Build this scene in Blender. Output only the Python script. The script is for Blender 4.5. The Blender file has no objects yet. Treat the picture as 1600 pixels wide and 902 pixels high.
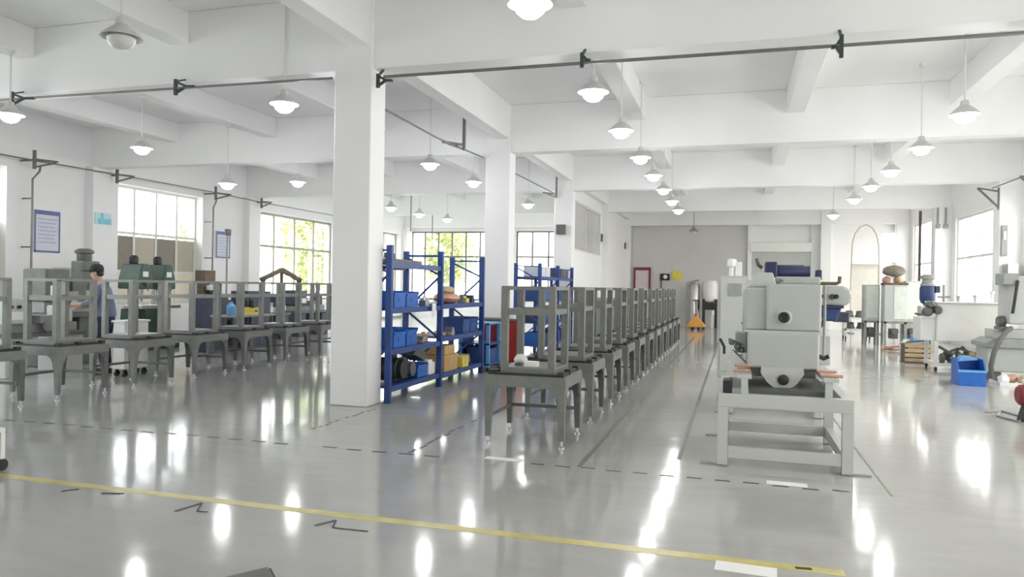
import bpy, bmesh, math, random
from mathutils import Vector, Matrix
random.seed(11)
S = bpy.context.scene
COL = S.collection
PI = math.pi

# ------------------------------------------------------------------ camera
cam = bpy.data.cameras.new('camera'); camo = bpy.data.objects.new('camera', cam); COL.objects.link(camo)
yaw, pitch, roll = math.radians(16.65), math.radians(-0.16), math.radians(0.95)
fw = Vector((-math.sin(yaw)*math.cos(pitch), math.cos(yaw)*math.cos(pitch), math.sin(pitch)))
r0 = Vector((math.cos(yaw), math.sin(yaw), 0)); u0 = r0.cross(fw)
r1 = r0*math.cos(roll) + u0*math.sin(roll); u1 = -r0*math.sin(roll) + u0*math.cos(roll)
camo.matrix_world = Matrix(((r1.x, u1.x, -fw.x, 0), (r1.y, u1.y, -fw.y, 0), (r1.z, u1.z, -fw.z, 1.6), (0, 0, 0, 1)))
cam.sensor_width = 36; cam.lens = 1170/1600*36; cam.clip_end = 300
S.camera = camo
# ------------------------------------------------------------------ light and exposure
S.view_settings.view_transform = 'Standard'; S.view_settings.look = 'None'
S.view_settings.gamma = 1; S.view_settings.use_curve_mapping = False
S.view_settings.exposure = 0.95
LAMP_W = 9
SKY_L, SKY_R = 5.2, 4.3   # overcast sky, brighter and warmer on the sun's side (+X)
S.cycles.max_bounces = 10; S.cycles.diffuse_bounces = 7; S.cycles.glossy_bounces = 4
S.cycles.transparent_max_bounces = 12
S.cycles.caustics_reflective = False; S.cycles.caustics_refractive = False
S.cycles.sample_clamp_indirect = 6
S.cycles.use_denoising = True
w = bpy.data.worlds.new('overcast_sky'); S.world = w; w.use_nodes = True
wn = w.node_tree; bg = wn.nodes['Background']
wtc = wn.nodes.new('ShaderNodeTexCoord'); wsx = wn.nodes.new('ShaderNodeSeparateXYZ'); wn.links.new(wtc.outputs['Generated'], wsx.inputs[0])
wcr = wn.nodes.new('ShaderNodeValToRGB'); wmr = wn.nodes.new('ShaderNodeMapRange'); wms = wn.nodes.new('ShaderNodeMapRange')
wmr.inputs[1].default_value = -0.8; wmr.inputs[2].default_value = 0.8
wn.links.new(wsx.outputs['X'], wmr.inputs[0]); wn.links.new(wmr.outputs[0], wcr.inputs[0])
wcr.color_ramp.elements[0].color = (0.90, 0.935, 1.0, 1); wcr.color_ramp.elements[1].color = (1.0, 0.955, 0.90, 1)
wms.inputs[1].default_value = -0.8; wms.inputs[2].default_value = 0.8; wms.inputs[3].default_value = SKY_L; wms.inputs[4].default_value = SKY_R
wn.links.new(wsx.outputs['X'], wms.inputs[0])
wn.links.new(wcr.outputs[0], bg.inputs[0]); wn.links.new(wms.outputs[0], bg.inputs[1])

# ------------------------------------------------------------------ materials
M = {}
def mat(name, col, rough=0.5, metal=0.0, var=0.06, scale=6.0, bump=0.0, emit=0.0, spec=0.5, coat=0.0):
    m = bpy.data.materials.new(name); m.use_nodes = True
    nt = m.node_tree; b = nt.nodes['Principled BSDF']
    b.inputs['Roughness'].default_value = rough; b.inputs['Metallic'].default_value = metal
    b.inputs['Specular IOR Level'].default_value = spec; b.inputs['Coat Weight'].default_value = coat
    tc = nt.nodes.new('ShaderNodeTexCoord'); nz = nt.nodes.new('ShaderNodeTexNoise')
    nz.inputs['Scale'].default_value = scale; nz.inputs['Detail'].default_value = 4
    nt.links.new(tc.outputs['Object'], nz.inputs['Vector'])
    cr = nt.nodes.new('ShaderNodeValToRGB')
    cr.color_ramp.elements[0].position = 0.3; cr.color_ramp.elements[1].position = 0.7
    cr.color_ramp.elements[0].color = tuple(max(0, c*(1-var)) for c in col)+(1,)
    cr.color_ramp.elements[1].color = tuple(min(1, c*(1+var)) for c in col)+(1,)
    nt.links.new(nz.outputs['Fac'], cr.inputs['Fac']); nt.links.new(cr.outputs['Color'], b.inputs['Base Color'])
    if bump:
        bp = nt.nodes.new('ShaderNodeBump'); bp.inputs['Strength'].default_value = bump; bp.inputs['Distance'].default_value = 0.01
        nt.links.new(nz.outputs['Fac'], bp.inputs['Height']); nt.links.new(bp.outputs['Normal'], b.inputs['Normal'])
    if emit:
        b.inputs['Emission Color'].default_value = (1, 0.98, 0.95, 1); b.inputs['Emission Strength'].default_value = emit
    M[name] = m
    return m
mat('wall_paint', (0.875, 0.875, 0.88), 0.7, var=0.015, scale=1.5)
mat('ceiling_paint', (0.89, 0.89, 0.89), 0.8, var=0.02, scale=1.0)
mat('shaded_wall_grey', (0.64, 0.63, 0.62), 0.8, var=0.03, scale=0.8)  # white wall greyed all over: shade of the recess put into the colour
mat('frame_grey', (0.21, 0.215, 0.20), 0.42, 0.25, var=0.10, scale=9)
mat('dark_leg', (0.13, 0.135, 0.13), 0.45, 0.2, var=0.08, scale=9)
mat('machine_grey', (0.46, 0.48, 0.455), 0.38, var=0.03, scale=4)
mat('machine_pale', (0.53, 0.55, 0.525), 0.38, var=0.03, scale=4)
mat('dark_grey', (0.12, 0.125, 0.12), 0.5, var=0.1)
mat('mid_grey', (0.30, 0.31, 0.30), 0.5, var=0.1)
mat('black', (0.025, 0.026, 0.028), 0.5, var=0.2)
mat('rack_blue', (0.022, 0.065, 0.25), 0.4, var=0.12, scale=8)
mat('bin_blue', (0.012, 0.125, 0.50), 0.35, var=0.08)
mat('light_blue', (0.14, 0.38, 0.70), 0.35, var=0.08)
mat('motor_blue', (0.028, 0.034, 0.10), 0.4, var=0.15, scale=12)
mat('basin_blue', (0.022, 0.05, 0.16), 0.4, var=0.1)
mat('machine_blue', (0.055, 0.062, 0.10), 0.45, var=0.2)
mat('white_metal', (0.82, 0.82, 0.80), 0.4, var=0.02)
mat('paper', (0.86, 0.86, 0.85), 0.7, var=0.02)
mat('lilac_sheet', (0.66, 0.68, 0.76), 0.5, var=0.06, scale=3)
mat('board_blue', (0.13, 0.16, 0.36), 0.5, var=0.1)
mat('cyan', (0.22, 0.60, 0.68), 0.5, var=0.08)
mat('steel', (0.55, 0.55, 0.54), 0.3, 0.8, var=0.06, scale=10)
mat('pipe_steel', (0.20, 0.20, 0.19), 0.4, 0.5, var=0.1)
mat('bracket_green', (0.05, 0.065, 0.065), 0.5, 0.2, var=0.1)
mat('machine_green', (0.05, 0.10, 0.068), 0.45, var=0.15, scale=8)
mat('olive_grey', (0.12, 0.135, 0.115), 0.45, var=0.15, scale=8)
mat('red', (0.42, 0.035, 0.025), 0.4, var=0.1)
mat('dark_red', (0.20, 0.02, 0.03), 0.45, var=0.1)
mat('orange', (0.85, 0.42, 0.08), 0.45, var=0.1)
mat('yellow', (0.80, 0.66, 0.10), 0.5, var=0.08)
mat('copper', (0.62, 0.36, 0.27), 0.4, 0.3, var=0.1)
mat('tan', (0.52, 0.40, 0.26), 0.7, var=0.15)
mat('cardboard', (0.55, 0.36, 0.15), 0.75, var=0.1)
mat('brown', (0.13, 0.095, 0.065), 0.65, var=0.2)
mat('bag_tan', (0.22, 0.19, 0.15), 0.85, var=0.2, bump=0.4)
mat('beige_panel', (0.50, 0.46, 0.37), 0.6, var=0.03, scale=2)
mat('cream_panel', (0.80, 0.73, 0.58), 0.6, var=0.03, scale=2)
mat('frame_olive', (0.36, 0.35, 0.29), 0.5, var=0.05)
mat('taupe_panel', (0.25, 0.22, 0.18), 0.5, var=0.06)
mat('window_frame', (0.72, 0.73, 0.68), 0.45, 0.1, var=0.03)
mat('mullion_grey', (0.20, 0.19, 0.18), 0.45, 0.1, var=0.05)
mat('shade_metal', (0.62, 0.62, 0.61), 0.45, 0.2, var=0.05)
mat('rod_white', (0.72, 0.72, 0.71), 0.5, var=0.03)
mat('bulb_lit', (1, 1, 1), 0.4, emit=11)
mat('bulb_dim', (1, 1, 1), 0.4, emit=2.0)
mat('bulb_off', (0.7, 0.7, 0.68), 0.3)
mat('skin', (0.55, 0.36, 0.27), 0.55, var=0.05)
mat('shirt', (0.17, 0.20, 0.30), 0.8, var=0.10, scale=10, bump=0.2)
mat('trousers', (0.02, 0.025, 0.05), 0.8, var=0.2)
mat('cap_black', (0.018, 0.02, 0.028), 0.75, var=0.2)
mat('shoe', (0.03, 0.03, 0.03), 0.6)
mat('tape_black', (0.06, 0.065, 0.06), 0.5, var=0.3, scale=20)
mat('tape_line', (0.15, 0.16, 0.12), 0.4, var=0.2, scale=10)
mat('bark', (0.16, 0.12, 0.08), 0.85, var=0.2)
mat('leaf', (0.42, 0.47, 0.20), 0.7, var=0.35, scale=2)
mat('pavement', (0.45, 0.45, 0.43), 0.9, var=0.1)

# yellow floor line, worn
m = mat('line_yellow', (0.60, 0.53, 0.20), 0.3, var=0.18, scale=5)
# epoxy floor
m = bpy.data.materials.new('epoxy_floor'); m.use_nodes = True; M['epoxy_floor'] = m
nt = m.node_tree; b = nt.nodes['Principled BSDF']
tc = nt.nodes.new('ShaderNodeTexCoord')
n1 = nt.nodes.new('ShaderNodeTexNoise'); n1.inputs['Scale'].default_value = 0.55; n1.inputs['Detail'].default_value = 6
mp = nt.nodes.new('ShaderNodeMapping'); mp.inputs['Scale'].default_value = (1.0, 3.0, 1.0)
n2 = nt.nodes.new('ShaderNodeTexNoise'); n2.inputs['Scale'].default_value = 2.3; n2.inputs['Detail'].default_value = 5
nt.links.new(tc.outputs['Object'], n1.inputs['Vector']); nt.links.new(tc.outputs['Object'], mp.inputs['Vector']); nt.links.new(mp.outputs['Vector'], n2.inputs['Vector'])
mx = nt.nodes.new('ShaderNodeMix'); mx.data_type = 'FLOAT'; mx.inputs[0].default_value = 0.4
nt.links.new(n1.outputs['Fac'], mx.inputs[2]); nt.links.new(n2.outputs['Fac'], mx.inputs[3])
cr = nt.nodes.new('ShaderNodeValToRGB'); cr.color_ramp.elements[0].position = 0.3; cr.color_ramp.elements[1].position = 0.7
cr.color_ramp.elements[0].color = (0.40, 0.399, 0.385, 1); cr.color_ramp.elements[1].color = (0.475, 0.473, 0.455, 1)
nt.links.new(mx.outputs[0], cr.inputs['Fac']); nt.links.new(cr.outputs['Color'], b.inputs['Base Color'])
rr = nt.nodes.new('ShaderNodeMapRange'); rr.inputs[3].default_value = 0.06; rr.inputs[4].default_value = 0.14
nt.links.new(n2.outputs['Fac'], rr.inputs[0]); nt.links.new(rr.outputs[0], b.inputs['Roughness'])
b.inputs['Specular IOR Level'].default_value = 0.5
n3 = nt.nodes.new('ShaderNodeTexNoise'); n3.inputs['Scale'].default_value = 1.6; n3.inputs['Detail'].default_value = 2
nt.links.new(tc.outputs['Object'], n3.inputs['Vector'])
bp = nt.nodes.new('ShaderNodeBump'); bp.inputs['Strength'].default_value = 0.05; bp.inputs['Distance'].default_value = 0.02
nt.links.new(n3.outputs['Fac'], bp.inputs['Height']); nt.links.new(bp.outputs['Normal'], b.inputs['Normal'])
# clear window glass
def glassmat(name, tint, gl):
    m = bpy.data.materials.new(name); m.use_nodes = True; M[name] = m
    nt = m.node_tree; nt.nodes.remove(nt.nodes['Principled BSDF'])
    t = nt.nodes.new('ShaderNodeBsdfTransparent'); t.inputs[0].default_value = tint
    g = nt.nodes.new('ShaderNodeBsdfGlossy'); g.inputs['Roughness'].default_value = 0.05
    x = nt.nodes.new('ShaderNodeMixShader'); x.inputs[0].default_value = gl
    nz = nt.nodes.new('ShaderNodeTexNoise'); nz.inputs['Scale'].default_value = 2
    mr = nt.nodes.new('ShaderNodeMapRange'); mr.inputs[3].default_value = gl*0.7; mr.inputs[4].default_value = gl*1.3
    nt.links.new(nz.outputs['Fac'], mr.inputs[0]); nt.links.new(mr.outputs[0], x.inputs[0])
    nt.links.new(t.outputs[0], x.inputs[1]); nt.links.new(g.outputs[0], x.inputs[2])
    nt.links.new(x.outputs[0], nt.nodes['Material Output'].inputs[0])
glassmat('glass', (0.96, 0.97, 0.96, 1), 0.06)

# ------------------------------------------------------------------ mesh helpers
class MB:
    def __init__(s): s.v = []; s.f = []
    def add(s, vs, fs):
        n = len(s.v); s.v += [tuple(v) for v in vs]; s.f += [tuple(i+n for i in f) for f in fs]; return s
    def box(s, x0, x1, y0, y1, z0, z1):
        return s.add([(x0,y0,z0),(x1,y0,z0),(x1,y1,z0),(x0,y1,z0),(x0,y0,z1),(x1,y0,z1),(x1,y1,z1),(x0,y1,z1)],
                     [(3,2,1,0),(4,5,6,7),(0,1,5,4),(1,2,6,5),(2,3,7,6),(3,0,4,7)])
    def taper(s, c0, s0, c1, s1):   # frustum between two rectangles (centre xyz, size xy)
        vs = []
        for c, sz in ((c0, s0), (c1, s1)):
            for dx, dy in ((-1,-1),(1,-1),(1,1),(-1,1)): vs.append((c[0]+dx*sz[0]/2, c[1]+dy*sz[1]/2, c[2]))
        return s.add(vs, [(3,2,1,0),(4,5,6,7),(0,1,5,4),(1,2,6,5),(2,3,7,6),(3,0,4,7)])
    def bar(s, p, q, w, h=None, up=(0,0,1)):
        h = h or w; p = Vector(p); q = Vector(q); d = (q-p).normalized(); upv = Vector(up)
        if abs(d.dot(upv)) > 0.95: upv = Vector((0,1,0)) if abs(d.y) < 0.9 else Vector((1,0,0))
        a = d.cross(upv).normalized(); c = a.cross(d)
        vs = [e + a*i*w/2 + c*j*h/2 for e in (p, q) for i, j in ((-1,-1),(1,-1),(1,1),(-1,1))]
        return s.add(vs, [(3,2,1,0),(4,5,6,7),(0,1,5,4),(1,2,6,5),(2,3,7,6),(3,0,4,7)])
    def tube(s, pts, r, n=10, r_end=None):
        pts = [Vector(p) for p in pts]; rings = []; prev = None
        for i, p in enumerate(pts):
            d = (pts[min(i+1, len(pts)-1)] - pts[max(i-1, 0)]).normalized()
            a = prev if prev is not None else (Vector((0,0,1)) if abs(d.z) < 0.9 else Vector((1,0,0)))
            a = (a - d*a.dot(d)).normalized(); prev = a; c = d.cross(a)
            rad = r if r_end is None else r + (r_end-r)*i/(len(pts)-1)
            rings.append([p + a*rad*math.cos(2*PI*k/n) + c*rad*math.sin(2*PI*k/n) for k in range(n)])
        vs = [v for rg in rings for v in rg]; fs = []
        for i in range(len(pts)-1):
            for k in range(n): fs.append((i*n+k, i*n+(k+1)%n, (i+1)*n+(k+1)%n, (i+1)*n+k))
        fs.append(tuple(reversed(range(n)))); fs.append(tuple(range((len(pts)-1)*n, len(pts)*n)))
        return s.add(vs, fs)
    def lathe(s, prof, c=(0,0,0), n=20, axis='z', cap=True):
        vs = []; fs = []
        for r, h in prof:
            for k in range(n):
                a = 2*PI*k/n; x, y = r*math.cos(a), r*math.sin(a)
                p = (x, y, h) if axis == 'z' else ((h, x, y) if axis == 'x' else (y, h, x))
                vs.append((c[0]+p[0], c[1]+p[1], c[2]+p[2]))
        m = len(prof)
        for i in range(m-1):
            for k in range(n): fs.append((i*n+k, i*n+(k+1)%n, (i+1)*n+(k+1)%n, (i+1)*n+k))
        if cap: fs.append(tuple(reversed(range(n)))); fs.append(tuple(range((m-1)*n, m*n)))
        return s.add(vs, fs)
    def prism(s, poly, axis, t0, t1):   # poly in the two other axes (xz for 'y', yz for 'x', xy for 'z')
        n = len(poly); vs = []
        for t in (t0, t1):
            for a, c in poly: vs.append({'x': (t, a, c), 'y': (a, t, c), 'z': (a, c, t)}[axis])
        fs = [tuple(reversed(range(n))), tuple(range(n, 2*n))] + [(i, (i+1) % n, n+(i+1) % n, n+i) for i in range(n)]
        return s.add(vs, fs)
    def blob(s, c, r, n=12, m=8, jit=0.0):
        vs = []; fs = []
        for i in range(m+1):
            th = PI*i/m
            for k in range(n):
                a = 2*PI*k/n; j = 1 + random.uniform(-jit, jit)
                vs.append((c[0]+r[0]*math.sin(th)*math.cos(a)*j, c[1]+r[1]*math.sin(th)*math.sin(a)*j, c[2]+r[2]*math.cos(th)*j))
        for i in range(m):
            for k in range(n): fs.append((i*n+k, (i+1)*n+k, (i+1)*n+(k+1) % n, i*n+(k+1) % n))
        return s.add(vs, fs)
    def build(s, name, mt, parent=None, bevel=0.0, smooth=False, offset=True):
        me = bpy.data.meshes.new(name); me.from_pydata(s.v, [], s.f); me.validate()
        bm = bmesh.new(); bm.from_mesh(me); bmesh.ops.remove_doubles(bm, verts=bm.verts, dist=1e-6)
        bmesh.ops.recalc_face_normals(bm, faces=bm.faces); bm.to_mesh(me); bm.free()
        me.materials.append(M[mt] if isinstance(mt, str) else mt)
        if smooth:
            for p in me.polygons: p.use_smooth = True
        o = bpy.data.objects.new(name, me); COL.objects.link(o)
        if smooth:
            md = o.modifiers.new('smooth', 'EDGE_SPLIT'); md.split_angle = math.radians(38)
        if bevel:
            md = o.modifiers.new('bevel', 'BEVEL'); md.width = bevel; md.segments = 2; md.limit_method = 'ANGLE'
        if parent is not None:
            o.parent = parent
            if offset:   # geometry was given in world coordinates
                wl = Vector((0,0,0)); q = parent
                while q is not None: wl += q.location; q = q.parent
                o.location = -wl
        return o
def thing(name, label, cat, loc=(0,0,0), group=None):
    o = bpy.data.objects.new(name, None); COL.objects.link(o); o.location = loc
    o.empty_display_size = 0.1; o['label'] = label; o['category'] = cat
    if group: o['group'] = group
    return o
def tag(o, label, cat, group=None, kind=None):
    o['label'] = label; o['category'] = cat
    if group: o['group'] = group
    if kind: o['kind'] = kind
    # put the object's origin at its base
    if o.type == 'MESH' and o.parent is None:
        vs = [v.co for v in o.data.vertices]
        c = Vector(((min(v.x for v in vs)+max(v.x for v in vs))/2, (min(v.y for v in vs)+max(v.y for v in vs))/2, min(v.z for v in vs)))
        o.data.transform(Matrix.Translation(-c)); o.location = c
    return o
def struct(o): o['kind'] = 'structure'; return o
def dup(root, loc, label, group=None):
    r = root.copy(); COL.objects.link(r); r.location = loc; r['label'] = label
    if group: r['group'] = group
    def rec(src, dst):
        for ch in list(src.children):
            c = ch.copy(); COL.objects.link(c); c.parent = dst; rec(ch, c)
    rec(root, r)
    return r
ORD = ['first', 'second', 'third', 'fourth', 'fifth', 'sixth', 'seventh', 'eighth', 'ninth', 'tenth', 'eleventh', 'twelfth']

# ------------------------------------------------------------------ room shell
XL, XR, Y0, Y1 = -15.9, 6.7, -3.6, 34.0
ZC = 5.4; ZB = 4.4; ZS = 4.95
BEAMS = [-3.4, 2.6, 8.8, 15.0, 21.25, 27.5, 33.55]
struct(MB().box(XL-0.3, XR+0.3, Y0-0.3, Y1+0.3, -0.2, 0).build('floor', 'epoxy_floor'))
struct(MB().box(XL-0.3, XR+0.3, Y0-0.3, Y1+0.3, ZC, ZC+0.2).build('ceiling', 'ceiling_paint'))
mb = MB()
for y in BEAMS[1:]: mb.box(XL, XR, y, y+0.32, ZB, ZC)
struct(mb.build('ceiling_beam_transverse', 'ceiling_paint', bevel=0.012))
SEC = [-13.1, -10.4, -7.6, -1.92, 1.02, 3.75]
mb = MB()
for x in SEC:
    for a, c in zip(BEAMS[:-1], BEAMS[1:]): mb.box(x-0.16, x+0.16, a+0.32 if a > 0 else a, c, ZS, ZC)
struct(mb.build('ceiling_beam_secondary', 'ceiling_paint', bevel=0.012))
mb = MB()
for a, c in zip(BEAMS[:-1], BEAMS[1:]): mb.box(-4.86, -4.58, a+0.32, c, 4.68, ZC)
struct(mb.build('ceiling_beam_lengthwise', 'ceiling_paint', bevel=0.012))
def under(x, y):   # height of what a rod at x, y hangs from
    for b_ in BEAMS:
        if b_-0.02 <= y <= b_+0.34: return ZB
    for s_ in SEC:
        if abs(x-s_) < 0.16: return ZS
    return ZC
for i, y in enumerate(BEAMS[1:]):
    struct(MB().box(-5.1, -4.56, y-0.05, y+0.37, 0, ZC).build('column', 'wall_paint', bevel=0.02))
def wall_x(name, x0, x1, ops, y0=Y0, y1=Y1, z1=ZC, mt='wall_paint'):   # wall along Y with openings (ya, yb, za, zb)
    mb = MB(); cur = y0
    for ya, yb, za, zb in sorted(ops):
        if ya > cur: mb.box(x0, x1, cur, ya, 0, z1)
        if za > 0: mb.box(x0, x1, ya, yb, 0, za)
        mb.box(x0, x1, ya, yb, zb, z1); cur = yb
    mb.box(x0, x1, cur, y1, 0, z1)
    return struct(mb.build(name, mt))
def wall_y(name, y0, y1, ops, x0, x1, z1=ZC, mt='wall_paint'):
    mb = MB(); cur = x0
    for xa, xb, za, zb in sorted(ops):
        if xa > cur: mb.box(cur, xa, y0, y1, 0, z1)
        if za > 0: mb.box(xa, xb, y0, y1, 0, za)
        mb.box(xa, xb, y0, y1, zb, z1); cur = xb
    if cur < x1: mb.box(cur, x1, y0, y1, 0, z1)
    return struct(mb.build(name, mt))
LW = [(-2.8, 2.2, 0.95, 4.1), (3.6, 8.4, 0.95, 4.1), (9.3, 12.75, 0.95, 4.1), (15.9, 19.15, 0.95, 4.15), (21.9, 27.1, 0.95, 4.05), (28.2, 33.2, 0.95, 4.05)]
wall_x('wall_left', XL-0.25, XL+0.3, LW)
RW = [(-2.8, 2.2, 0.9, 4.0), (3.3, 8.4, 0.9, 4.0), (9.5, 14.6, 0.9, 4.0), (15.8, 20.8, 0.9, 4.0), (22.0, 27.0, 0.9, 4.0), (28.6, 33.0, 0.9, 4.3)]
wall_x('wall_right', XR, XR+0.25, RW)
BW = [(-15.4, -10.4, 0.9, 4.22), (-10.0, -5.3, 0.9, 4.22), (5.75, 6.3, 2.85, 4.1)]
wall_y('wall_back', Y1, Y1+0.25, BW, XL-0.25, XR+0.25)
wall_y('wall_front', Y0-0.25, Y0, [], XL-0.25, XR+0.25)
# recessed wall with its shade painted in as grey, and pale door surround between the columns of the far wall
struct(MB().box(-4.5, 0.5, Y1-0.06, Y1, 0, ZB).build('wall_back_grey', 'shaded_wall_grey'))
mb = MB(); mb.box(3.35, 3.75, 33.5, Y1, 0, ZC).box(0.45, 0.62, 33.8, Y1, 0, ZB).box(3.0, 3.35, 33.85, Y1, 0, ZB)
struct(mb.build('trim_1', 'wall_paint', bevel=0.01))
struct(MB().box(3.75, XR, 33.7, 33.98, 0, 2.84).build('wall_back_low', 'wall_paint'))
struct(MB().box(3.75, 5.74, 33.7, 33.98, 2.84, ZC).build('wall_back_high', 'wall_paint'))
# roller door
d = struct(MB().box(0.62, 3.0, 33.9, Y1-0.02, 0, 3.25).build('door_1', 'machine_pale'))
mb = MB()
for k in range(26): mb.box(0.64, 2.98, 33.885, 33.9, 0.03+k*0.122, 0.11+k*0.122)
mb.build('slat', 'machine_pale', d)
MB().box(0.55, 3.06, 33.74, Y1, 3.25, 3.66).build('roller_housing', 'white_metal', d, bevel=0.03)
# pilasters along both long walls
for y in BEAMS[1:]:
    struct(MB().box(XL+0.29, XL+0.55, y-0.15, y+0.47, 0, ZB+0.02).build('column', 'wall_paint', bevel=0.015))
    struct(MB().box(6.2, XR+0.01, y-0.1, y+0.4, 0, ZB+0.02).build('column', 'wall_paint', bevel=0.015))
# skirting
struct(MB().box(XL+0.3, XL+0.32, Y0, Y1, 0, 0.1).build('baseboard_left', 'mid_grey'))
# partition beyond the third column, solid below, a broad pane of grey glass above
wall_x('wall_partition', -4.9, -4.78, [(22.0, 27.2, 2.75, 4.3)], 21.7, 27.45, 4.68)
wall_x('wall_partition_far', -4.9, -4.78, [], 27.9, 33.5, 4.68)

WN = [0]
def window(axis, plane, a0, a1, z0, z1, nv, rails, fr='window_frame', thick=0.05, w=0.055, panel=None, dep=0.07):
    """window in a wall: frame as own mesh; panes and opaque panels as parts"""
    WN[0] += 1
    def B(mb, p0, p1, za, zb, t):
        if axis == 'x': mb.box(plane-t/2, plane+t/2, p0, p1, za, zb)
        else: mb.box(p0, p1, plane-t/2, plane+t/2, za, zb)
    mb = MB()
    B(mb, a0, a1, z0, z0+w, dep); B(mb, a0, a1, z1-w, z1, dep)
    for k in range(nv+1):
        c = a0 + (a1-a0)*k/nv; c = min(max(c, a0+w/2), a1-w/2); B(mb, c-w/2, c+w/2, z0+w, z1-w, dep)
    for r in rails: B(mb, a0+w, a1-w, r-w/2, r+w/2, dep*0.9)
    o = struct(mb.build('window_%d' % WN[0], fr))
    mb = MB(); B(mb, a0+w*0.5, a1-w*0.5, z0+w*0.5, z1-w*0.5, 0.008); mb.build('pane', 'glass', o)
    mb = MB(); B(mb, a0, a1, z0-0.04, z0, dep+0.12); mb.build('sill', 'wall_paint', o)
    for p0, p1, za, zb, mt in (panel or []):
        mb = MB(); B(mb, p0, p1, za, zb, 0.03); mb.build('panel', mt, o)
    # daylight portal
    L = bpy.data.lights.new('daylight', 'AREA'); L.shape = 'RECTANGLE'; L.cycles.is_portal = True
    lo = bpy.data.objects.new('daylight_portal', L); COL.objects.link(lo)
    L.size = a1-a0; L.size_y = z1-z0
    s_ = 1
    if axis == 'x':
        s_ = 1 if plane < -5 else -1
        lo.rotation_euler = (PI/2, 0, -PI/2*s_); lo.location = (plane-0.12*s_, (a0+a1)/2, (z0+z1)/2)
    else:
        lo.rotation_euler = (-PI/2, 0, 0); lo.location = ((a0+a1)/2, plane+0.12, (z0+z1)/2)
    return o
for i, (ya, yb, za, zb) in enumerate(LW):
    n = max(3, round((yb-ya)/1.25)); pan = []
    if i == 3:
        q = (yb-ya)
        cols = ['taupe_panel', 'beige_panel', 'taupe_panel', 'beige_panel']
        for k in range(4):
            c0 = ya+q*k/4+0.04; c1 = ya+q*(k+1)/4-0.04
            pan.append((c0, c1, 1.86, 2.80, cols[k])); pan.append((c0, c1, za+0.05, 1.82, 'cream_panel'))
        n = 4
    elif i == 2:
        q = yb-ya
        for k in range(4): pan.append((ya+q*k/4+0.04, ya+q*(k+1)/4-0.04, za+0.05, 2.84, 'beige_panel'))
        n = 4
    window('x', XL+0.02, ya, yb, za, zb, n, [2.88, 1.84] if i == 3 else [2.88], panel=pan, w=0.085 if i > 3 else 0.07, fr='frame_olive' if i > 3 else 'window_frame')
for i, (ya, yb, za, zb) in enumerate(RW):
    window('x', XR+0.1, ya, yb, za, zb, 4 if i < 5 else 3, [2.72], thick=0.06, w=0.07)
window('y', Y1+0.1, BW[0][0], BW[0][1], 0.9, 4.22, 7, [3.0], 'mullion_grey', w=0.075)
window('y', Y1+0.1, BW[1][0], BW[1][1], 0.9, 4.22, 6, [3.0], 'mullion_grey', w=0.075)
window('y', Y1+0.1, BW[2][0], BW[2][1], 2.85, 4.1, 1, [], w=0.04)
# interior pane of the partition
WN[0] += 1
mb = MB()
for p0, p1, za, zb in ((22.0, 27.2, 2.75, 2.81), (22.0, 27.2, 4.24, 4.3), (22.0, 22.06, 2.81, 4.24), (24.57, 24.63, 2.81, 4.24), (27.14, 27.2, 2.81, 4.24)):
    mb.box(-4.88, -4.8, p0, p1, za, zb)
o = struct(mb.build('window_%d' % WN[0], 'window_frame'))
MB().box(-4.85, -4.83, 22.03, 27.17, 2.78, 4.27).build('pane', mat('grey_glass', (0.56, 0.55, 0.54), 0.12, var=0.05, scale=1), o)

# ------------------------------------------------------------------ outside: ground and trees
struct(MB().box(-60, XL-0.3, -20, 80, -0.35, -0.25).build('ground_left', 'pavement'))
struct(MB().box(XL-0.3, 60, Y1+0.3, 80, -0.35, -0.25).build('ground_back', 'pavement'))
struct(MB().box(XR+0.3, 60, -20, Y1+0.3, -0.35, -0.25).build('ground_right', 'pavement'))
def tree(x, y, h, r, label):
    t = thing('tree', label, 'tree', (x, y, -0.25), 'trees outside the windows')
    MB().tube([(x, y, -0.3), (x+0.1, y, h*0.35), (x, y+0.1, h*0.7)], 0.16, 8, 0.06).build('trunk', 'bark', t, smooth=True)
    mb = MB()
    for k in range(1500):
        a = random.uniform(0, 2*PI); u = random.uniform(-1, 1); q = r*random.uniform(0.5, 1)
        s_ = math.sqrt(1-u*u); c = Vector((x+q*s_*math.cos(a), y+q*s_*math.sin(a), h*0.62+u*q*1.15))
        d1 = Vector((random.gauss(0,1), random.gauss(0,1), random.gauss(0,1))).normalized(); d2 = d1.orthogonal().normalized()
        l = random.uniform(0.10, 0.22)
        mb.add([c-d1*l, c+d2*l*0.5, c+d1*l, c-d2*l*0.5], [(0,1,2,3)])
    mb.build('foliage', 'leaf', t)
tree(-19.2, 24.2, 4.3, 1.5, 'leafy tree outside the left wall window beyond the white column')
tree(-14.6, 37.2, 5.2, 1.5, 'pale green tree outside the far window behind the blue racks')
tree(-18.8, 30.5, 5.0, 1.7, 'tree outside the last window of the left wall')

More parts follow.
